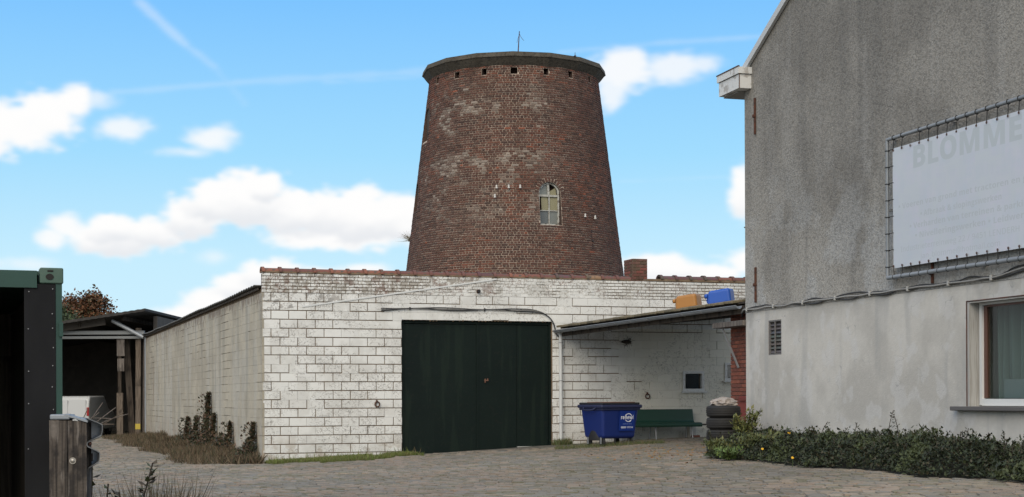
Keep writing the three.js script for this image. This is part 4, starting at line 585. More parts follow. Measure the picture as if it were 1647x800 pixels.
// ------------------------------------------------------------------ lean-to canopy between garage and house
{
  const R = rng(53), A = [1.12, 3.12, -36.05], B = [4.22, 3.12, -28.05], dx = B[0] - A[0], dz = B[2] - A[2], L = Math.hypot(dx, dz), turn = Math.atan2(-dz, dx);
  const cp = thing('canopy', 'low sloping canopy roof with gutter between garage and house', 'canopy', A, turn);
  const rise = 0.09 / L;                                                           // the far end sags a little
  const yy = (x) => rise * x;
  const tilt = 0.095;
  const deck = part('deck', uvMetres(box(L + 0.1, 0.04, 4.6, L / 2, 0.0, -2.36)), M.darkWood, cp); deck.rotation.set(tilt, 0, Math.atan(rise)); deck.position.set(0, 0.02, 0);
  const tm = [[0.24, 0.185, 0.12], [0.19, 0.145, 0.10], [0.29, 0.23, 0.155], [0.15, 0.12, 0.085]].map((c, i) => std({ map: tex(64, 64, 0.5, 0.5, (x, y) => mix3(c, [0.09, 0.095, 0.05], sst(0.45, 0.7, fbm(x * 12, y * 12, 3, 360 + i)))), roughness: 0.95 }));
  const tg = rbox(0.34, 0.05, 0.42, 0.012);
  for (let k = 0; k < Math.floor(L / 0.35); k++) for (let q = 0; q < 2; q++) { const t = part('roof_tile', tg, tm[Math.floor(R() * 4)], deck); t.position.set(0.2 + k * 0.35 + q * 0.1, 0.043 + (R() - 0.5) * 0.008 + q * 0.012, -0.13 - q * 0.36); t.rotation.set(0.05 + (R() - 0.5) * 0.02, (R() - 0.5) * 0.03, (R() - 0.5) * 0.03 - 0.02); }
  part('fascia', uvMetres(plank([0, -0.10, -0.09], [L, -0.10 + yy(L), -0.09], 0.04, 0.15, Math.PI / 2)), M.darkWood, cp);
  { const s = new THREE.Shape(); s.absarc(0, 0, 0.062, Math.PI, 2 * Math.PI, false); s.absarc(0, 0, 0.054, 2 * Math.PI, Math.PI, true); const g = new THREE.ExtrudeGeometry(s, { depth: L + 0.12, bevelEnabled: false, curveSegments: 10 }).rotateY(Math.PI / 2).translate(-0.1, -0.035, 0.045); const gu = part('gutter', [g, bar([-0.1, -0.037, 0.108], [L, -0.037, 0.108], 0.011, 6)], M.zinc, cp); gu.rotation.z = Math.atan(rise);
    for (let k = 0; k < 11; k++) part('gutter_bracket', new THREE.TorusGeometry(0.066, 0.006, 5, 12, Math.PI).rotateZ(Math.PI).rotateY(Math.PI / 2).translate(0.2 + k * 0.78, -0.033, 0.045), M.steel, gu); }
  for (let k = 0; k < 6; k++) part('rafter', uvMetres(box(0.07, 0.11, 4.4, 0.3 + k * (L - 0.6) / 5, -0.076, -2.3)), M.darkWood, deck);
  // down pipe by the door
  const dp = thing('downpipe', 'white downpipe beside the garage door below the canopy gutter', 'downpipe', gw(7.07, 0, -0.05), GT);
  part('pipe', [bar([0, gy(1.1, 36) - 0.02, 0.03], [0, 2.98, 0.03], 0.042, 12), tube([[0, 2.96, 0.03], [0.0, 3.03, 0.04], [0.03, 3.08, 0.1]], 0.042, 8, 12)], plain(0.62, 0.63, 0.62, 0.6), dp); for (const y of [0.9, 1.9, 2.8]) part('clamp', new THREE.TorusGeometry(0.046, 0.008, 6, 14).rotateX(Math.PI / 2).translate(0, y, 0.03), M.steel, dp);
  // hanging rag of moss under the deck
  { const o = thing('old_bird_nest', 'dark clump of straw under the canopy against the wall', 'nest', gw(8.75, 2.83, -0.1), GT); part('mud', new THREE.DodecahedronGeometry(0.09, 1).scale(1.5, 0.55, 0.8), plain(0.06, 0.05, 0.04, 1), o); scatter('straw', bladeGeo, dryMat, 90, () => [(R() - 0.5) * 0.2, (R() - 0.5) * 0.16, 0.04 + R() * 0.06, 0.12, [0.06, 0.05, 0.035], R() * 3, R() * 6, R() * 6], o).userData.kind = 'stuff'; }
  // jerrycans on the canopy
  const can = (pos, yaw, rz, col, label, strip) => {
    const t = thing('jerrycan', label, 'jerrycan', pos, yaw, 'jerrycans lying on the canopy'); const tilted = new THREE.Euler(0, 0, rz);
    const m = plain(...col, 0.45); const bodyG = rbox(0.40, 0.25, 0.29, 0.045, 0.02, 0.125, 0); const p = bodyG.attributes.position; for (let i = 0; i < p.count; i++) { const x = p.getX(i), y = p.getY(i); if (x < -0.12 && y > 0.12) p.setX(i, x + (y - 0.12) * 0.25); } bodyG.computeVertexNormals();
    const b = part('body', bodyG, m, t); b.rotation.copy(tilted);
    part('neck', new THREE.CylinderGeometry(0.035, 0.04, 0.05, 14).rotateZ(Math.PI / 2).translate(-0.2, 0.175, 0.07), m, b); part('mouth', new THREE.CylinderGeometry(0.03, 0.03, 0.01, 14).rotateZ(Math.PI / 2).translate(-0.228, 0.175, 0.07), M.black, b);
    part('handle', tube([[-0.175, 0.06, -0.05], [-0.225, 0.08, -0.05], [-0.225, 0.15, -0.06], [-0.165, 0.19, -0.06]], 0.016, 16, 8), m, b);
    if (strip) part('tape', box(0.006, 0.03, 0.15, -0.185, 0.11, -0.02), plain(0.75, 0.72, 0.62, 0.6), b);
    t.scale.setScalar(1.16); return t;
  };
  const roofAt = (s, side) => [lerp(A[0], B[0], s) + side * 0.93, 3.12 + 0.035 + 0.09 * s + side * 0.1, lerp(A[2], B[2], s) - side * 0.36];
  can(roofAt(0.715, 0.2), -0.5, 0.11, [0.42, 0.19, 0.045], 'orange plastic jerrycan lying on the canopy roof', true); can(roofAt(0.87, 0.20), -0.42, 0.13, [0.02, 0.10, 0.46], 'blue plastic jerrycan lying on the canopy close to the house', false);
}

// ------------------------------------------------------------------ things under the canopy
{
  const R = rng(61);
  // wheeled waste container
  const bx = 2.17, bz = 33.9, by = gy(bx, bz) - 0.01, bin = thing('waste_bin', 'blue four wheeled waste container with a white logo', 'waste bin', [bx, by, -bz], 0.5);
  const blue = std({ color: rgb(0.008, 0.024, 0.15), roughness: 0.42, bumpMap: fine, bumpScale: 0.0008 }), navy = plain(0.022, 0.028, 0.075, 0.45), dark = plain(0.02, 0.02, 0.022, 0.6);
  const tub = new RoundedBoxGeometry(0.96, 0.70, 0.94, 3, 0.07), p = tub.attributes.position; for (let i = 0; i < p.count; i++) { const k = (p.getY(i) + 0.35) / 0.70, s = lerp(0.86, 1, Math.pow(k, 0.7)); p.setX(i, p.getX(i) * s); p.setZ(i, p.getZ(i) * lerp(0.8, 1, Math.pow(k, 0.7))); } tub.computeVertexNormals(); tub.translate(0, 0.53, 0);
  const body = part('body', tub, blue, bin);
  part('rim', [rbox(1.06, 0.075, 1.05, 0.025, 0, 0.89, 0), rbox(1.0, 0.05, 0.99, 0.02, 0, 0.83, 0)], navy, body);
  part('lid', [rbox(0.99, 0.05, 0.98, 0.02, 0, 0.95, -0.01)], dark, bin); part('lid_litter', [rbox(0.75, 0.012, 0.2, 0.005, 0.1, 0.981, 0.22), rbox(0.3, 0.01, 0.25, 0.004, -0.3, 0.98, -0.1)], plain(0.24, 0.10, 0.055, 0.9), bin);
  part('handle', tube([[-0.52, 0.86, -0.25], [-0.56, 0.82, -0.2], [-0.56, 0.82, 0.2], [-0.52, 0.86, 0.25]], 0.018, 20, 8), navy, bin); part('trunnion', new THREE.CylinderGeometry(0.05, 0.05, 0.1, 12).rotateZ(Math.PI / 2).translate(0.53, 0.79, 0), navy, bin);
  const wheel = (x, z, r) => { const w = part('wheel', new THREE.TorusGeometry(r - 0.025, 0.026, 8, 20).rotateY(Math.PI / 2).translate(x, r, z), M.black, bin); part('hub', new THREE.CylinderGeometry(r - 0.03, r - 0.03, 0.03, 16).rotateZ(Math.PI / 2).translate(x, r, z), dark, w); part('fork', [box(0.012, 0.19, 0.06, x + 0.04, r + 0.05, z), box(0.012, 0.19, 0.06, x - 0.04, r + 0.05, z), box(0.1, 0.015, 0.09, x, r + 0.145, z)], M.steel, w); };
  wheel(-0.36, 0.27, 0.11); wheel(0.36, 0.27, 0.1); wheel(-0.36, -0.27, 0.1); wheel(0.36, -0.27, 0.1);
  // bulged wheel arch on the narrow side, axle cover
  part('wheel_arch', new THREE.SphereGeometry(0.24, 16, 12, 0, Math.PI * 2, 0, Math.PI / 2).scale(0.3, 1.05, 0.9).translate(-0.40, 0.14, 0.0), M.black, body);
  const cv = document.createElement('canvas'); cv.width = 512; cv.height = 560; const c = cv.getContext('2d'); c.fillStyle = '#10307f'; c.fillRect(0, 0, 512, 560); c.fillStyle = '#f0f2f5'; c.strokeStyle = '#f0f2f5'; c.textAlign = 'center';
  c.lineWidth = 20; c.beginPath(); c.arc(300, 190, 112, -2.6, 0.85); c.stroke(); c.beginPath(); c.arc(300, 190, 112, 1.15, 2.9); c.stroke();
  const head = (a) => { const x = 300 + 112 * Math.cos(a), y = 190 + 112 * Math.sin(a); c.beginPath(); c.arc(x, y, 22, 0, 7); c.fill(); }; head(-2.55); head(1.0);
  c.lineWidth = 26; c.strokeStyle = '#10307f'; c.font = 'bold 150px sans-serif'; c.strokeText('renewi', 256, 232, 430); c.fillText('renewi', 256, 232, 430);
  c.font = '44px sans-serif'; c.fillStyle = '#8fa3d8'; c.fillText('waste no more', 270, 378, 340); c.font = 'bold 76px sans-serif'; c.fillStyle = '#e2e6ee'; c.fillText('0800 11114', 262, 490, 400);
  const ct = new THREE.CanvasTexture(cv); ct.colorSpace = THREE.SRGBColorSpace;
  const st = part('sticker', new THREE.BoxGeometry(0.40, 0.44, 0.004), [blue, blue, blue, blue, std({ map: ct, roughness: 0.4 }), blue], body); st.position.set(0.16, 0.57, 0.463); st.rotation.x = 0.11;

  // green bench against the wall
  const bench = thing('bench', 'dark green moulded bench against the garage wall', 'bench', gw(9.35, gy(3.3, 36.6), -0.42), GT), green = std({ color: rgb(0.012, 0.05, 0.032), roughness: 0.45, bumpMap: fine, bumpScale: 0.001 });
  const prof = new THREE.Shape(); prof.moveTo(0.36, 0.33); prof.quadraticCurveTo(0.38, 0.40, 0.30, 0.405); prof.lineTo(0.02, 0.39); prof.quadraticCurveTo(-0.10, 0.39, -0.13, 0.48); prof.lineTo(-0.18, 0.72); prof.lineTo(-0.21, 0.72); prof.lineTo(-0.17, 0.46); prof.quadraticCurveTo(-0.13, 0.34, 0.0, 0.355); prof.lineTo(0.30, 0.37); prof.closePath();
  part('seat_shell', new THREE.ExtrudeGeometry(prof, { depth: 2.25, bevelEnabled: true, bevelSize: 0.012, bevelThickness: 0.02, bevelSegments: 2, curveSegments: 10 }).rotateY(-Math.PI / 2).translate(1.05, 0, 0.02), green, bench);
  for (const x of [-1.0, -0.1, 0.85]) part('leg', [bar([x, 0, 0.3], [x, 0.36, 0.24], 0.018, 8), bar([x, 0, -0.1], [x, 0.36, -0.04], 0.018, 8), bar([x, 0.36, -0.06], [x, 0.36, 0.26], 0.016, 8)], M.steel, bench);
  part('seat_board', uvMetres(rbox(0.42, 0.035, 0.3, 0.008, 1.26, 0.36, 0.15)), M.darkWood, bench);
  const lump = thing('stone_block', 'pale broken block standing under the bench end', 'block', gw(10.42, gy(4.2, 37), -0.16), GT + 0.2); part('stone', rbox(0.22, 0.3, 0.16, 0.03, 0, 0.15, 0), plain(0.5, 0.48, 0.43, 0.9), lump); part('brick', rbox(0.2, 0.065, 0.1, 0.008, 0.02, 0.033, 0.16), plain(0.22, 0.08, 0.05, 0.9), lump);
  // stack of car tyres
  const tx = 3.83, tz = 27.62, ty = gy(tx, tz) + 0.0, rubber = std({ map: tex(128, 128, 0.5, 0.5, (x, y) => { const k = fbm(x * 12, y * 12, 4, 371); return mix3([0.010, 0.010, 0.010], [0.024, 0.022, 0.020], k); }), roughness: 0.75 });
  const tp = [[0.19, 0.02], [0.235, 0.0], [0.285, 0.012], [0.305, 0.035], [0.31, 0.06], [0.303, 0.063], [0.303, 0.07], [0.312, 0.073], [0.314, 0.103], [0.305, 0.105], [0.305, 0.112], [0.314, 0.114], [0.312, 0.142], [0.303, 0.145], [0.303, 0.152], [0.31, 0.155], [0.305, 0.18], [0.285, 0.203], [0.235, 0.215], [0.19, 0.195], [0.2, 0.17], [0.27, 0.15], [0.275, 0.06], [0.2, 0.045], [0.19, 0.02]].map((q) => new THREE.Vector2(...q)), tg = new THREE.LatheGeometry(tp, 40);
  const tl = ['car tyre at the bottom of the stack beside the house', 'second car tyre up in the stack beside the house', 'third car tyre up in the stack beside the house', 'top car tyre of the stack, holding crumpled plastic'];
  for (let k = 0; k < 4; k++) { const t = solo('car_tyre', tg, rubber, tl[k], 'tyre', 'tyres stacked beside the house'); t.position.set(tx + (R() - 0.5) * 0.03, ty + k * 0.213, -tz + (R() - 0.5) * 0.03); t.rotation.y = R() * 6; }
  const sheet = new THREE.IcosahedronGeometry(1, 5), sp = sheet.attributes.position; for (let i = 0; i < sp.count; i++) { const v = V(sp.getX(i), sp.getY(i), sp.getZ(i)), n = 0.72 + 0.9 * Math.abs(fbm(v.x * 3.2 + 9 + v.z * 2.1, v.y * 3.2 + v.z * 2.4, 3, 381) - 0.5) + 0.25 * vn(v.x * 9 + v.z * 5, v.y * 9 + 4, 385); v.multiplyScalar(n); sp.setXYZ(i, v.x * 0.26, Math.max(v.y, -0.5) * 0.10, v.z * 0.22); } const crum = sheet.toNonIndexed(); crum.computeVertexNormals();
  const pl = solo('plastic_sheet', crum, plain(0.36, 0.315, 0.28, 0.7), 'crumpled pale plastic sheet stuffed into the top tyre', 'plastic sheet'); pl.position.set(tx, ty + 0.9, -tz);
  const rp = thing('red_panel', 'dark red panel leaning on the brick behind the tyres', 'panel', hw(-0.42, gy(4.1, 28.6) - 0.02, -0.14), HT); part('sheet', rbox(0.55, 1.05, 0.03, 0.006, 0, 0.525, 0), plain(0.19, 0.03, 0.022, 0.6), rp).rotation.x = -0.06; part('batten', box(0.5, 0.05, 0.02, 0, 0.98, -0.02), plain(0.15, 0.028, 0.02, 0.7), rp);
}

// ------------------------------------------------------------------ open shed at the end of the lane
{
  const R = rng(71), Z = -60.2, shed = thing('open_shed', 'dark open fronted shed with a tilted roof beyond the garage', 'shed', [-14.3, 0, Z]);
  // roof rises to the right
  const dark = std({ map: tex(256, 256, 3, 3, (x, y) => mix3([0.062, 0.054, 0.046], [0.105, 0.092, 0.078], fbm(x * 4, y * 4, 4, 391))), roughness: 0.95 });
  const rf = (x) => 4.98 + (x + 0.1) * 0.148;
  const wv = new THREE.Shape(); { const P = []; for (let i = 0; i <= 260; i++) { const x = -12.9 + i * 0.05; P.push([x, rf(x) + Math.sin(x * 2 * Math.PI / 0.25) * 0.008]); } wv.moveTo(...P[0]); P.forEach((q) => wv.lineTo(...q)); for (let i = P.length - 1; i >= 0; i--) wv.lineTo(P[i][0], P[i][1] - 0.1); }
  const roof = part('roof', new THREE.ExtrudeGeometry(wv, { depth: 12, bevelEnabled: false }).translate(0, 0, -10.8), std({ map: tex(128, 128, 2, 2, (x, y) => mix3([0.028, 0.026, 0.024], [0.06, 0.055, 0.05], fbm(x * 5, y * 5, 4, 393))), roughness: 0.95 }), shed);
  part('fascia', uvMetres(plank([-12.9, rf(-12.9) - 0.16, 0.6], [-1.6, rf(-1.6) - 0.22, 0.6], 0.26, 0.05)), dark, roof); for (const x of [-0.9, -2.6, -4.2]) part('rafter', uvMetres(box(0.09, 0.16, 11.4, x, rf(x) - 0.2, -5)), M.darkWood, roof);
  part('beam', [uvMetres(box(9, 0.11, 0.16, -4.65, 4.10, 0.28)), uvMetres(box(9, 0.10, 0.10, -4.65, 3.93, 0.25)), uvMetres(box(9, 0.03, 0.2, -4.65, 4.17, 0.28))], plain(0.24, 0.25, 0.25, 0.6, { metalness: 0.3 }), shed);
  part('brace', bar([-1.35, 4.58, 0.55], [-0.12, 3.92, 0.55], 0.075, 10), plain(0.34, 0.36, 0.38, 0.5, { metalness: 0.4 }), shed);
  part('drain_pipe', bar([-0.05, 0.05, 0.5], [-0.05, 4.0, 0.5], 0.05, 10), M.zinc, shed); part('rear_wall', uvMetres(box(13, 4.6, 0.2, -6.4, 2.2, -10.6)), dark, shed); part('side_wall', uvMetres(box(0.2, 4.6, 10.6, -12.8, 2.0, -5.3)), dark, shed); part('side_wall', uvMetres(box(0.16, 4.8, 10.2, 0.1, 2.4, -5.6)), dark, shed);
  for (const [x0, x1, y1, w, m, z] of [[-0.45, -0.42, 4.3, 0.2, M.tanWood, 0.1], [-0.75, -0.98, 4.0, 0.24, M.darkWood, -0.2], [-1.15, -1.15, 1.75, 0.24, M.tanWood, 0.15], [-0.25, -0.2, 3.9, 0.16, M.greyWood, -0.1], [-1.3, -1.28, 4.1, 0.14, M.darkWood, -0.4]]) part('timber_post', uvMetres(plank([x0, 0.03, z], [x1, y1, z], w, 0.14)), m, shed);
  part('yellow_mark', box(0.2, 0.22, 0.012, -0.45, 0.42, 0.178), plain(0.5, 0.38, 0.06, 0.8), shed);
  for (const [y, h, w] of [[3.55, 0.7, 0.3], [2.85, 0.5, 0.26]]) part('wall_board', uvMetres(box(w, h, 0.04, -1.1, y, 0.2)), M.greyWood, shed);
  // old white van parked in the shed mouth
  const van = thing('parked_van', 'small white van parked nose in under the dark shed', 'van', [-17.55, 0.06, Z - 0.1]), wh = std({ color: rgb(0.52, 0.53, 0.53), roughness: 0.4 });
  const side = new THREE.Shape(); side.moveTo(0, 0.28); side.lineTo(0, 1.05); side.quadraticCurveTo(0.02, 1.46, 0.18, 1.5); side.lineTo(2.2, 1.52); side.lineTo(2.9, 1.0); side.lineTo(3.8, 0.85); side.lineTo(3.9, 0.28); side.closePath();
  part('body', new THREE.ExtrudeGeometry(side, { depth: 1.5, bevelEnabled: true, bevelSize: 0.06, bevelThickness: 0.07, bevelSegments: 3 }).rotateY(Math.PI / 2).translate(-0.75, 0, 0), wh, van);
  for (const x of [-0.36, 0.36]) { const d = part('rear_door', rbox(0.68, 1.12, 0.02, 0.01, x, 0.87, 0.068), wh, van); part('handle', box(0.09, 0.03, 0.03, x * 0.2, 0.85, 0.012 + 0.08), M.black, d); }
  for (const s of [-1, 1]) { part('tail_light', rbox(0.1, 0.34, 0.05, 0.02, s * 0.77, 0.95, 0.05), plain(0.30, 0.012, 0.012, 0.25), van); for (const z of [-0.75, -3.1]) { const w = part('wheel', new THREE.CylinderGeometry(0.29, 0.29, 0.18, 20).rotateZ(Math.PI / 2).translate(s * 0.72, 0.28, z), M.black, van); part('rim', new THREE.CylinderGeometry(0.17, 0.17, 0.19, 14).rotateZ(Math.PI / 2).translate(s * 0.72, 0.28, z), M.steel, w); } }
  part('bumper', rbox(1.6, 0.2, 0.1, 0.04, 0, 0.38, 0.1), M.black, van); part('number_plate', box(0.5, 0.11, 0.012, 0, 0.6, 0.09), plain(0.55, 0.55, 0.55, 0.5), van);
  // branches lying in front of the shed
  const br = thing('branch_pile', 'bare grey branches lying in front of the dark shed', 'branches', [-16.4, 0.05, Z + 2.2]); for (let k = 0; k < 9; k++) { const a = [(R() - 0.5) * 0.9, 0.05 + R() * 0.3, (R() - 0.5)], l = 0.8 + R() * 1.1; part('branch', tube([a, [a[0] + l * 0.4, a[1] + 0.25 + R() * 0.3, a[2] + 0.1], [a[0] + l * (0.6 + R() * 0.5), a[1] + 0.2 + R() * 1.0, a[2]]], 0.018, 10, 5), k % 3 ? M.greyWood : M.tanWood, br); }
  // trees behind
  const tree = (name, label, x, z, h, crown, n, size, cols, seed) => {
    const Q = rng(seed), t = thing(name, label, 'tree', [x, 0, z]); const limbs = [bar([0, 0, 0], [0.1, h * 0.6, 0], 0.2, 8, 0.12)];
    for (let k = 0; k < 9; k++) { const a = Q() * 6.3, c = crown[k % crown.length]; limbs.push(bar([0.05, h * (0.35 + 0.25 * Q()), 0], [c[0] + Math.cos(a) * c[3] * 0.6, c[1] + (Q() - 0.3) * c[4] * 0.6, c[2] + Math.sin(a) * c[3] * 0.6], 0.07, 6, 0.02)); }
    part('trunk', limbs, M.darkWood, t);
    const tw = []; for (const c of crown) for (let k = 0; k < 36; k++) { const a = Q() * 6.3, e = Math.asin(2 * Q() - 1), r = Math.pow(Q(), 0.45); tw.push([c, c[0] + Math.cos(a) * Math.cos(e) * r * c[3], c[1] + Math.sin(e) * r * c[4], c[2] + Math.sin(a) * Math.cos(e) * r * c[3]]); }
    const f = scatter('crown', leafGeo, leafMat, n, () => { const w = tw[Math.floor(Q() * tw.length)], s = 0.28, g = () => (Q() + Q() + Q() - 1.5) * s * 1.3; const c = cols[Math.floor(Q() * cols.length)], v = 0.75 + Q() * 0.5; return [w[1] + g(), w[2] + g(), w[3] + g(), size * (0.7 + Q() * 0.6), [c[0] * v, c[1] * v, c[2] * v], Q() * 3, Q() * 6.3, Q() * 3]; }, t); f.userData.kind = 'stuff';
  };
  tree('autumn_tree', 'rust brown autumn tree crown above the shed roof', -22.3, -80, 7.2, [[0, 5.5, 0, 1.6, 1.4], [-0.9, 5.3, 0.2, 1.3, 1.2], [1.2, 5.0, 0.1, 1.2, 1.1], [0.2, 6.3, 0, 0.9, 0.8], [-0.8, 6.1, 0, 0.8, 0.7]], 17000, 0.17, [[0.16, 0.065, 0.028], [0.12, 0.055, 0.026], [0.19, 0.085, 0.035], [0.075, 0.06, 0.024]], 81);
  tree('evergreen_tree', 'dark green tree between container and shed roof', -22.6, -76.5, 6, [[-0.2, 5.1, 0, 1.1, 0.9], [-1.7, 5.3, 0, 1.3, 1.1], [0.7, 4.7, 0.2, 1.0, 0.8]], 15000, 0.16, [[0.045, 0.055, 0.02], [0.05, 0.075, 0.026], [0.06, 0.075, 0.03]], 83);
  tree('young_tree', 'thin golden leaved treetop beside the rust brown crown', -20.5, -78.5, 5.6, [[0.2, 4.9, 0, 0.9, 0.7], [0.9, 4.6, 0.1, 0.7, 0.6], [1.5, 4.3, 0, 0.6, 0.5]], 1100, 0.12, [[0.24, 0.16, 0.045], [0.17, 0.11, 0.04], [0.26, 0.20, 0.06]], 87);
}

// ------------------------------------------------------------------ container, timber post, crash rail at the near left
{
  const R = rng(91);
  const X1 = -3.53, Z = -12, TOP = 2.535, ct = thing('shipping_container', 'dark green shipping container standing open at its end', 'container', [X1, 0, Z], 0.36);
  const green = std({ map: tex(256, 256, 1.5, 1.5, (x, y) => mix3([0.012, 0.045, 0.033], [0.022, 0.066, 0.05], fbm(x * 6, y * 6, 4, 401))), roughness: 0.5 }), inside = std({ map: woodMap([0.085, 0.07, 0.052], [0.13, 0.108, 0.082], 43), roughness: 0.9 }), blk = new THREE.MeshPhysicalMaterial({ map: tex(256, 512, 0.5, 3, (x, y) => mix3([0.008, 0.008, 0.009], [0.017, 0.017, 0.018], fbm(x * 6, y * 3, 4, 403))), roughness: 0.75, specularIntensity: 0.35 });
  part('top_rail', [uvMetres(box(2.1, 0.105, 0.1, -1.25, TOP - 0.078, -0.05)), uvMetres(box(2.1, 0.03, 0.06, -1.25, TOP - 0.145, -0.02))], green, ct);
  const cast = (x) => { const g = [uvMetres(rbox(0.178, 0.125, 0.16, 0.012, x, TOP - 0.0625, -0.075))]; const c = part('corner_casting', g, std({ map: tex(128, 128, 0.3, 0.3, (u, v) => mix3([0.05, 0.10, 0.075], [0.085, 0.13, 0.10], fbm(u * 20, v * 20, 3, 405))), roughness: 0.7 }), ct); part('lock_hole_shade', new THREE.CylinderGeometry(0.03, 0.03, 0.02, 16).rotateX(Math.PI / 2).scale(1, 0.8, 1).translate(x - 0.015, TOP - 0.072, 0.0), M.holeShade, c); part('lock_hole_shade', rbox(0.045, 0.014, 0.02, 0.004, x - 0.01, TOP - 0.026, 0.0), M.holeShade, c); };  // near-black discs painted in place of the shade inside the lock holes
  cast(-0.089); cast(-2.35);
  part('corner_post', [uvMetres(box(0.048, 2.47, 0.12, -0.034, TOP - 0.125 - 1.235, -0.07))], green, ct); part('corner_post', [uvMetres(box(0.16, 2.47, 0.12, -2.36, TOP - 0.125 - 1.235, -0.07))], green, ct);
  for (const y of [2.05, 1.2, 0.5]) part('hinge', box(0.03, 0.11, 0.03, -0.02, y, -0.001), green, ct);
  const pn = part('post_cover', uvMetres(box(0.235, 2.43, 0.03, -0.178, TOP - 0.13 - 1.215, -0.02)), blk, ct);
  for (let k = 0; k < 9; k++) { for (const x of [-0.083, -0.265]) if (k % 2 === 0 || x > -0.1) part('screw', new THREE.CylinderGeometry(0.0045, 0.0045, 0.008, 8).rotateX(Math.PI / 2).translate(x + (R() - 0.5) * 0.01, 2.37 - k * 0.15 - R() * 0.06, -0.002), plain(0.28, 0.28, 0.28, 0.5), pn); }
  const rib = new THREE.Shape(); { const P = []; for (let i = 0; i <= 40; i++) { const z = i * 0.15, s = i % 4; P.push([z, s === 1 || s === 2 ? 0.03 : 0]); } rib.moveTo(...P[0]); P.forEach((q) => rib.lineTo(...q)); for (let i = P.length - 1; i >= 0; i--) rib.lineTo(P[i][0], P[i][1] - 0.012); }
  part('side_panel', new THREE.ExtrudeGeometry(rib, { depth: 2.44, bevelEnabled: false }).rotateX(-Math.PI / 2).rotateY(Math.PI / 2).translate(-0.06, 0.05, -0.13), green, ct); part('side_panel', uvMetres(box(0.03, 2.44, 5.9, -2.4, 1.27, -3.1)), green, ct);
  part('roof', uvMetres(box(2.3, 0.03, 5.95, -1.23, TOP - 0.03, -3.15)), green, ct); part('end_wall', uvMetres(box(2.3, 2.44, 0.03, -1.23, 1.27, -6.05)), inside, ct); part('floor', uvMetres(box(2.3, 0.12, 5.9, -1.23, 0.05, -3.1)), inside, ct); part('lining', uvMetres(box(0.02, 2.38, 5.8, -0.13, 1.27, -3.1)), inside, ct);
  // timber post of two sleepers
  const PX = -2.90, PZ = -10, post = thing('timber_post', 'weathered timber post of two sleepers bolted together', 'post', [PX, -0.1, PZ], 0.05);
  const old = std({ map: tex(512, 1024, 0.5, 1.6, (x, y) => { const g = fbm(x * 90 + fbm(x * 4, y * 1.3, 2, 411) * 5, y * 2.6, 4, 412), k = fbm(x * 9, y * 6, 4, 413), w = fbm(x * 30, y * 5, 3, 414); let c = mix3([0.03, 0.024, 0.02], [0.085, 0.069, 0.056], sst(0.3, 0.7, g)); c = mix3(c, [0.018, 0.015, 0.014], sst(0.5, 0.66, k) * 0.8); return mix3(c, [0.22, 0.19, 0.165], sst(0.6, 0.75, w) * 0.5); }), roughness: 0.95, bumpMap: fine, bumpScale: 0.004 });
  const slab = (x, w, h) => { const g = new THREE.BoxGeometry(w, h, 0.14, 6, 30, 2), q = g.attributes.position; for (let i = 0; i < q.count; i++) { const xx = q.getX(i), yy = q.getY(i); q.setX(i, xx + (fbm(yy * 6 + x * 50, xx * 9, 3, 421) - 0.5) * 0.012); q.setZ(i, q.getZ(i) + (fbm(xx * 40 + x * 30, yy * 4, 3, 422) - 0.5) * 0.014); if (yy > h / 2 - 0.01) q.setY(i, yy + (fbm(xx * 30 + x * 70, q.getZ(i) * 20, 2, 423) - 0.5) * 0.035); } g.computeVertexNormals(); return uvMetres(g.translate(x, h / 2, 0)); };
  part('sleeper', slab(-0.061, 0.118, 1.465), old, post); part('sleeper', slab(0.061, 0.118, 1.455), old, post); part('bolt', [new THREE.SphereGeometry(0.016, 12, 8).scale(1, 1, 0.6).translate(0.032, 1.20, 0.075), new THREE.CylinderGeometry(0.022, 0.022, 0.006, 14).rotateX(Math.PI / 2).translate(0.032, 1.20, 0.074)], plain(0.35, 0.32, 0.28, 0.35, { metalness: 0.7 }), post);
  part('top_plate', [uvMetres(rbox(0.13, 0.035, 0.16, 0.01, -0.05, 1.485, 0.0)), uvMetres(plank([-0.02, 1.50, 0.02], [0.13, 1.455, 0.02], 0.012, 0.12))], M.zinc, post);
  // crash rail seen end on
  const rl = thing('crash_rail', 'bent galvanised crash rail end beside the timber post', 'crash rail', [-2.735, 1.06, -9.93], 0.34), w = new THREE.Shape(), cen = [[-0.03, 0.318], [0.062, 0.275], [0.055, 0.2], [-0.028, 0.165], [-0.028, 0.135], [0.045, 0.095], [0.04, 0.03], [-0.02, -0.005]];
  const pts = new THREE.CatmullRomCurve3(cen.map((q) => V(q[0], q[1], 0)), false, 'catmullrom', 0.25).getPoints(40); w.moveTo(pts[0].x, pts[0].y); pts.forEach((q) => w.lineTo(q.x, q.y)); for (let i = pts.length - 1; i >= 0; i--) w.lineTo(pts[i].x - 0.004, pts[i].y - 0.005);
  part('beam', uvMetres(new THREE.ExtrudeGeometry(w, { depth: 2.4, bevelEnabled: false }).translate(0, 0, -2.4)), plain(0.15, 0.155, 0.16, 0.6, { metalness: 0.3 }), rl); part('bolt', new THREE.SphereGeometry(0.014, 8, 6).translate(-0.016, 0.15, -0.03), M.rust, rl);
}

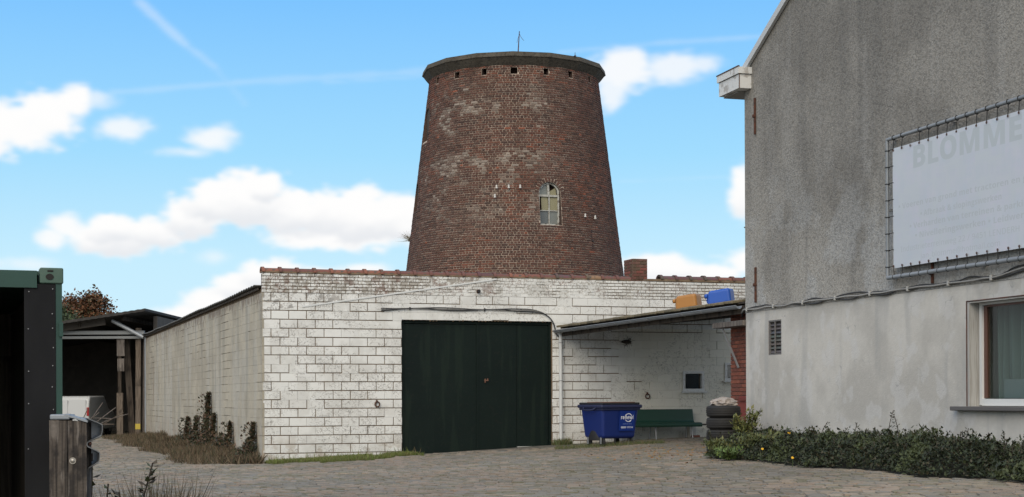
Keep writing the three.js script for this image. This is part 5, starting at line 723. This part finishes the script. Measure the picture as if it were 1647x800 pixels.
// ------------------------------------------------------------------ weeds, hedge, grass
{
  const R = rng(101), along = (t, out) => gw(-out, 0, t);                  // t back along the garage side wall, out from it
  const put = (x, z) => gy(x, -z) - 0.01;
  // hedge at the foot of the grey house
  const hedge = thing('hedge', 'dense low dark green hedge along the grey house wall', 'hedge', [0, 0, 0]);
  const hH = (t, o) => { const n = fbm(t * 1.1, o * 1.3, 3, 501), m = fbm(t * 3.7, o * 3.9, 2, 503); const edge = sst(0, 0.55, 2.05 + (n - 0.5) * 0.5 - o) * sst(-0.2, 0.9, t - 1.1 * o); return (0.10 + n * 0.40 + (m - 0.5) * 0.34) * edge; };
  const gT = (t, o) => { const p = hw(t, 0, o); return [p[0], gy(p[0], -p[2]), p[2]]; };
  { const pos = [], idx = [], A = 60, B = 12; for (let i = 0; i <= A; i++) for (let j = 0; j <= B; j++) { const t = -0.7 + i / A * 15.7, o = 0.02 + j / B * 2.1, p = gT(t, o); pos.push(p[0], p[1] - 0.03 + Math.max(0, hH(t, o) - 0.12), p[2]); } for (let i = 0; i < A; i++) for (let j = 0; j < B; j++) { const a = i * (B + 1) + j; idx.push(a, a + 1, a + B + 1, a + 1, a + B + 2, a + B + 1); } const g = new THREE.BufferGeometry(); g.setAttribute('position', new THREE.Float32BufferAttribute(pos, 3)); g.setIndex(idx); g.computeVertexNormals(); part('twig_core', g, plain(0.016, 0.017, 0.011, 1, { side: THREE.DoubleSide }), hedge); }
  const hc = [[0.026, 0.038, 0.013], [0.019, 0.03, 0.012], [0.034, 0.045, 0.015], [0.02, 0.027, 0.012], [0.046, 0.04, 0.02]];
  const f = scatter('foliage', leafGeo, leafMat, 70000, () => { let t, o, h; do { t = 0 + R() * 15; o = 0.02 + R() * 2.15; h = hH(t, o); } while (h < 0.05); const p = gT(t, o), up = 1 - Math.pow(R(), 2.2) * 0.55, y = h * up + (R() < 0.08 ? R() * 0.12 : 0); const tone = fbm(t * 2.2, o * 2.2, 2, 507), c = tone > 0.57 ? [0.055, 0.07, 0.024] : hc[Math.floor(R() * 5)], v = 0.75 + R() * 0.5; return [p[0], p[1] + y, p[2], 0.034 + R() * R() * 0.06, [c[0] * v, c[1] * v, c[2] * v], 0.3 + R() * 1.5, R() * 6.3, (R() - 0.5)]; }, hedge); f.userData.kind = 'stuff';
  const sprig = (t, o, h) => { const p = gT(t, o), pts = [[p[0], p[1] + 0.2, p[2]], [p[0] + (R() - 0.5) * 0.08, p[1] + h * 0.7, p[2]], [p[0] + (R() - 0.5) * 0.16, p[1] + h, p[2]]]; part('shoot', tube(pts, 0.005, 6, 4), M.darkWood, hedge); const s = scatter('shoot_leaves', leafGeo, leafMat, 22, (k) => { const q = 0.45 + 0.55 * k / 22; return [lerp(pts[1][0], pts[2][0], (q - 0.45) * 1.8) + (R() - 0.5) * 0.05, p[1] + h * q, p[2] + (R() - 0.5) * 0.05, 0.05, [0.045, 0.05, 0.024], 0.6 + R(), R() * 6.3, R() - 0.5]; }, hedge); s.userData.kind = 'stuff'; };
  for (let k = 0; k < 60; k++) sprig(0.6 + R() * 10.5, 0.15 + R() * 1.2, 0.36 + R() * 0.22); sprig(5.9, 0.5, 0.78); sprig(6.0, 0.4, 0.7);
  for (const [t, o, h] of [[4.3, 1.75, 0.2], [5.7, 1.95, 0.14], [4.1, 1.2, 0.42]]) { const p = gT(t, o), d = thing('yellow_flower', ['yellow flower at the hedge front near the light green clump', 'small yellow flower low on the cobbles by the hedge', 'yellow flower high among the hedge leaves'][[4.3, 5.7, 4.1].indexOf(t)], 'flower', [p[0], p[1] + h, p[2]], 0, 'yellow flowers by the hedge'); part('petals', new THREE.SphereGeometry(0.022, 10, 6).scale(1, 0.4, 1).rotateX(0.9), plain(0.75, 0.42, 0.02, 0.7), d); part('stem', bar([0, -h, 0], [0, 0, 0], 0.004, 4), plain(0.05, 0.08, 0.02, 0.8), d); }
  // feathery bush at the house corner
  const bush = (name, label, x, z, n, rx, h, cols, seed, size = 0.06) => { const Q = rng(seed), y = gy(x, -z), t = thing(name, label, 'bush', [x, y, z]); const st = []; for (let k = 0; k < 14; k++) { const a = Q() * 6.3, l = 0.5 + Q() * 0.5; st.push([Math.cos(a) * rx * l, h * (0.55 + 0.45 * Q()), Math.sin(a) * rx * l]); } part('stem', st.map((p) => tube([[0, 0, 0], [p[0] * 0.4, p[1] * 0.55, p[2] * 0.4], p], 0.007, 6, 4)), M.darkWood, t); const s = scatter('foliage', leafGeo, leafMat, n, () => { const p = st[Math.floor(Q() * st.length)], q = 0.25 + 0.75 * Q(), g = () => (Q() + Q() - 1) * rx * 0.3; const c = cols[Math.floor(Q() * cols.length)], v = 0.75 + Q() * 0.5; return [p[0] * q * q + g(), p[1] * q + g() * 0.4, p[2] * q * q + g(), size * (0.7 + 0.6 * Q()), [c[0] * v, c[1] * v, c[2] * v], 0.2 + Q() * 1.4, Q() * 6.3, Q() - 0.5, 1.5]; }, t); s.userData.kind = 'stuff'; return t; };
  const olive = [[0.10, 0.115, 0.035], [0.08, 0.10, 0.035], [0.13, 0.13, 0.045]];
  bush('leafy_bush', 'yellow green upright bush in front of the tyre stack', 4.1, -26.7, 1300, 0.30, 0.80, [[0.14, 0.15, 0.04], [0.10, 0.12, 0.035], [0.18, 0.17, 0.05]], 601); bush('feathery_bush', 'soft olive bush on the cobbles at the hedge end', 3.5, -24.6, 2600, 0.42, 0.32, olive, 603, 0.05); bush('feathery_bush', 'olive bush between hedge and feathery clump', 3.95, -24.3, 2600, 0.5, 0.42, olive, 605, 0.05); bush('clover_clump', 'light green leafy clump low at the hedge front', ...(() => { const p = gT(3.6, 2.0); return [p[0], p[2]]; })(), 500, 0.3, 0.2, [[0.11, 0.16, 0.04], [0.09, 0.14, 0.035]], 607, 0.05);
  // ivy cones climbing at the side wall
  const ivy = (t, h, r, label, seed) => { const Q = rng(seed), p = along(t, 0.12), y = put(p[0], p[2]), g = thing('ivy_plant', label, 'ivy', [p[0], y, p[2]], GT, 'ivy plants at the garage side wall'); part('stem', tube([[0, 0, 0], [0.03, h * 0.5, 0.02], [0, h * 0.97, -0.01]], 0.012, 8, 5), M.darkWood, g); const s = scatter('foliage', leafGeo, leafMat, Math.round(1500 * h), () => { const q = Math.pow(Q(), 1.5), rr = r * Math.pow(1 - q, 1.7) * (0.7 + 0.6 * vn(q * 9, seed, 3)) + 0.025, a = Q() * 6.3, d = Math.sqrt(Q()) * rr; const c = [[0.045, 0.05, 0.022], [0.09, 0.065, 0.036], [0.13, 0.075, 0.045], [0.035, 0.04, 0.02]][Math.floor(Q() * 4)]; return [-Math.abs(Math.cos(a)) * d * 1.0 + 0.05 - (Q() < 0.12 ? Q() * 0.25 : 0), q * h, Math.sin(a) * d * 1.3, 0.05 + Q() * 0.06, c, 0.3 + Q() * 1.6, Q() * 6.3, Q() - 0.5]; }, g); s.userData.kind = 'stuff'; };
  ivy(0.75, 0.9, 0.5, 'broad ivy plant at the corner of the garage side wall', 701); ivy(4.3, 0.85, 0.42, 'ivy cone between the tallest one and the corner', 703); ivy(8.3, 1.6, 0.55, 'tallest pointed ivy cone on the garage side wall', 705); ivy(7.2, 1.05, 0.3, 'small ivy shoot hugging the tallest cone', 707); ivy(10.9, 0.95, 0.34, 'ivy cone just beyond the tallest one', 709); ivy(13.0, 0.9, 0.3, 'thin ivy shoot furthest along the side wall', 711); ivy(5.9, 0.55, 0.4, 'low ivy tuft between two ivy cones', 713);
  // dry weeds along the side wall, grass tufts by the front
  const dry = scatter('dry_grass', bladeGeo, dryMat, 15000, () => { const t = -0.2 + R() * 26, o = Math.pow(R(), 1.5) * (1.1 + 0.9 * fbm(t * 0.7, 1, 2, 9)), p = along(t, o + 0.04), n = fbm(t * 0.8, o, 2, 521), c = [[0.12, 0.085, 0.052], [0.08, 0.057, 0.036], [0.16, 0.12, 0.074], [0.06, 0.06, 0.03]][Math.floor(R() * 4)]; return [p[0], put(p[0], p[2]), p[2], 0.12 + n * 0.45 * (1 - o * 0.42), c, (R() - 0.5) * 1.5, R() * 6.3, (R() - 0.5) * 1.5]; }); tag(dry, 'dry brown weeds along the foot of the garage side wall', 'dry grass', null, 'stuff');
  const gr = scatter('grass', bladeGeo, leafMat, 30000, () => { let u, b, n; do { u = 0.05 + R() * 3.3; b = -0.03 - Math.pow(R(), 1.3) * 2.2; n = fbm(u * 1.6, b * 1.3, 2, 523) + 0.12 + b * 0.07 - 0.16 * sst(2.2, 3.3, u); } while (n < 0.44); const p = gw(u, 0, b), c = R() < 0.2 ? [0.20, 0.16, 0.075] : R() < 0.6 ? [0.13, 0.165, 0.03] : [0.10, 0.13, 0.028]; return [p[0], gy(p[0], -p[2]) - 0.005, p[2], 0.04 + R() * 0.085 + (R() < 0.006 ? 0.12 : 0), c, (R() - 0.5) * 1.1, R() * 6.3, (R() - 0.5) * 1.1]; }); tag(gr, 'green grass patch at the foot of the peeling white wall', 'grass', null, 'stuff');
  const g2 = scatter('grass', bladeGeo, leafMat, 3600, () => { const s = R(); let p; if (s < 0.25) p = gw(7.05 + (R() - 0.5) * 0.4, 0, -0.05 - R() * 0.35); else p = [0.95 + R() * 2.4, 0, -33.6 + (R() + R() - 1) * 0.75]; const c = R() < 0.3 ? [0.17, 0.14, 0.07] : [0.085, 0.11, 0.035]; return [p[0], gy(p[0], -p[2]) - 0.005, p[2], 0.04 + R() * 0.09 + (s < 0.25 ? 0.1 * R() : 0), c, (R() - 0.5), R() * 6.3, (R() - 0.5)]; }); tag(g2, 'sparse grass tufts round the downpipe and waste bin wheels', 'grass', null, 'stuff');
  const g3 = scatter('moss', bladeGeo, leafMat, 7000, () => { let x, z; do { z = 20 + R() * 14; x = (R() - 0.5) * 0.62 * z; } while (fbm(x * 0.9 + 7, z * 0.7, 3, 531) < 0.53); const c = R() < 0.4 ? [0.13, 0.12, 0.06] : [0.08, 0.10, 0.035]; return [x, gy(x, z) - 0.01, -z, 0.025 + R() * 0.035, c, (R() - 0.5), R() * 6.3, (R() - 0.5)]; }); tag(g3, 'short moss and grass in the joints of the cobbles', 'moss', null, 'stuff');
  // tall weeds by the timber post
  const weed = (x, z, h, lean, n, label, seed, cols) => { const Q = rng(seed), y = gy(x, -z), t = thing('tall_weed', label, 'weed', [x, y, z], 0, 'weeds by the timber post'), P = [[0, 0, 0], [lean * 0.3, h * 0.45, 0.02], [lean * 0.75, h * 0.8, 0], [lean, h, 0.02]], c = new THREE.CatmullRomCurve3(P.map((q) => V(...q))); part('stem', new THREE.TubeGeometry(c, 20, 0.006, 5), M.darkWood, t); for (let k = 0; k < n; k++) { const q = 0.45 + 0.55 * k / n, p = c.getPoint(q), col = cols[Math.floor(Q() * cols.length)], l = part('leaf', leafGeo, col, t); l.position.copy(p); l.scale.setScalar(0.045 + Q() * 0.04); l.rotation.set(0.7 + Q() * 0.9, Q() * 6.3, 0, 'YXZ'); } };
  const lm = [plain(0.05, 0.065, 0.028, 0.7, { side: THREE.DoubleSide }), plain(0.075, 0.085, 0.035, 0.7, { side: THREE.DoubleSide }), plain(0.08, 0.06, 0.035, 0.8, { side: THREE.DoubleSide })];
  weed(-2.78, -10.7, 1.12, 0.26, 34, 'leafy weed arching furthest from the timber post', 801, lm); weed(-2.75, -10.6, 0.92, 0.02, 22, 'upright leafy weed between arching weed and post', 803, lm); weed(-2.80, -10.2, 1.0, 0.1, 9, 'bare curved weed stalk close to the timber post', 805, lm); weed(-2.88, -10.35, 1.2, 0.03, 7, 'tall bare stalk rising beside the crash rail', 807, lm);
  const dg = scatter('dry_grass', thinBlade, dryMat, 1500, () => { const x = -3.05 + R() * 0.6, z = 10.6 + R() * 2.4, c = [[0.10, 0.078, 0.05], [0.075, 0.058, 0.038], [0.13, 0.105, 0.068]][Math.floor(R() * 3)]; return [x, gy(x, z) - 0.02, -z, (0.45 + R() * 0.6) * (1 - 0.3 * sst(-2.75, -2.45, x)), c, (R() - 0.5) * 0.7, R() * 6.3, (R() - 0.5) * 0.7, 1]; }); tag(dg, 'tall dry grass behind the timber post', 'dry grass', null, 'stuff');
  // dry tuft growing from the tower edge
  const tt = thing('grass_tuft', 'dry grass tuft growing out of the tower wall', 'grass tuft', [0.089 - 2.97, 6.02, -43.5]); part('root', new THREE.DodecahedronGeometry(0.05, 0), plain(0.07, 0.065, 0.035, 1), tt); scatter('blades', thinBlade, dryMat, 110, () => [(R() - 0.6) * 0.1, (R() - 0.5) * 0.12, (R() - 0.5) * 0.12, 0.18 + R() * 0.24, [0.24, 0.20, 0.12], (R() - 0.5) * 1.4, R() * 6.3, 0.3 + R() * 1.4], tt).userData.kind = 'stuff';
  // fallen leaves on the cobbles
  const fl = scatter('fallen_leaves', leafGeo, dryMat, 260, () => { let x = 2.9 + (R() + R() - 1) * 1.8, z = 28 + (R() + R() - 1) * 4.5; if (R() < 0.25) { x = 3.4 + R() * 0.3; z = 25.2 + R() * 0.4; } return [x, gy(x, z) + 0.012, -z, 0.05 + R() * 0.04, [0.30, 0.13 + R() * 0.06, 0.05], 1.4, R() * 6.3, 0.2]; }); tag(fl, 'orange fallen leaves scattered on the cobbles before the tyres', 'leaves', null, 'stuff');
}

renderer.render(scene, camera);
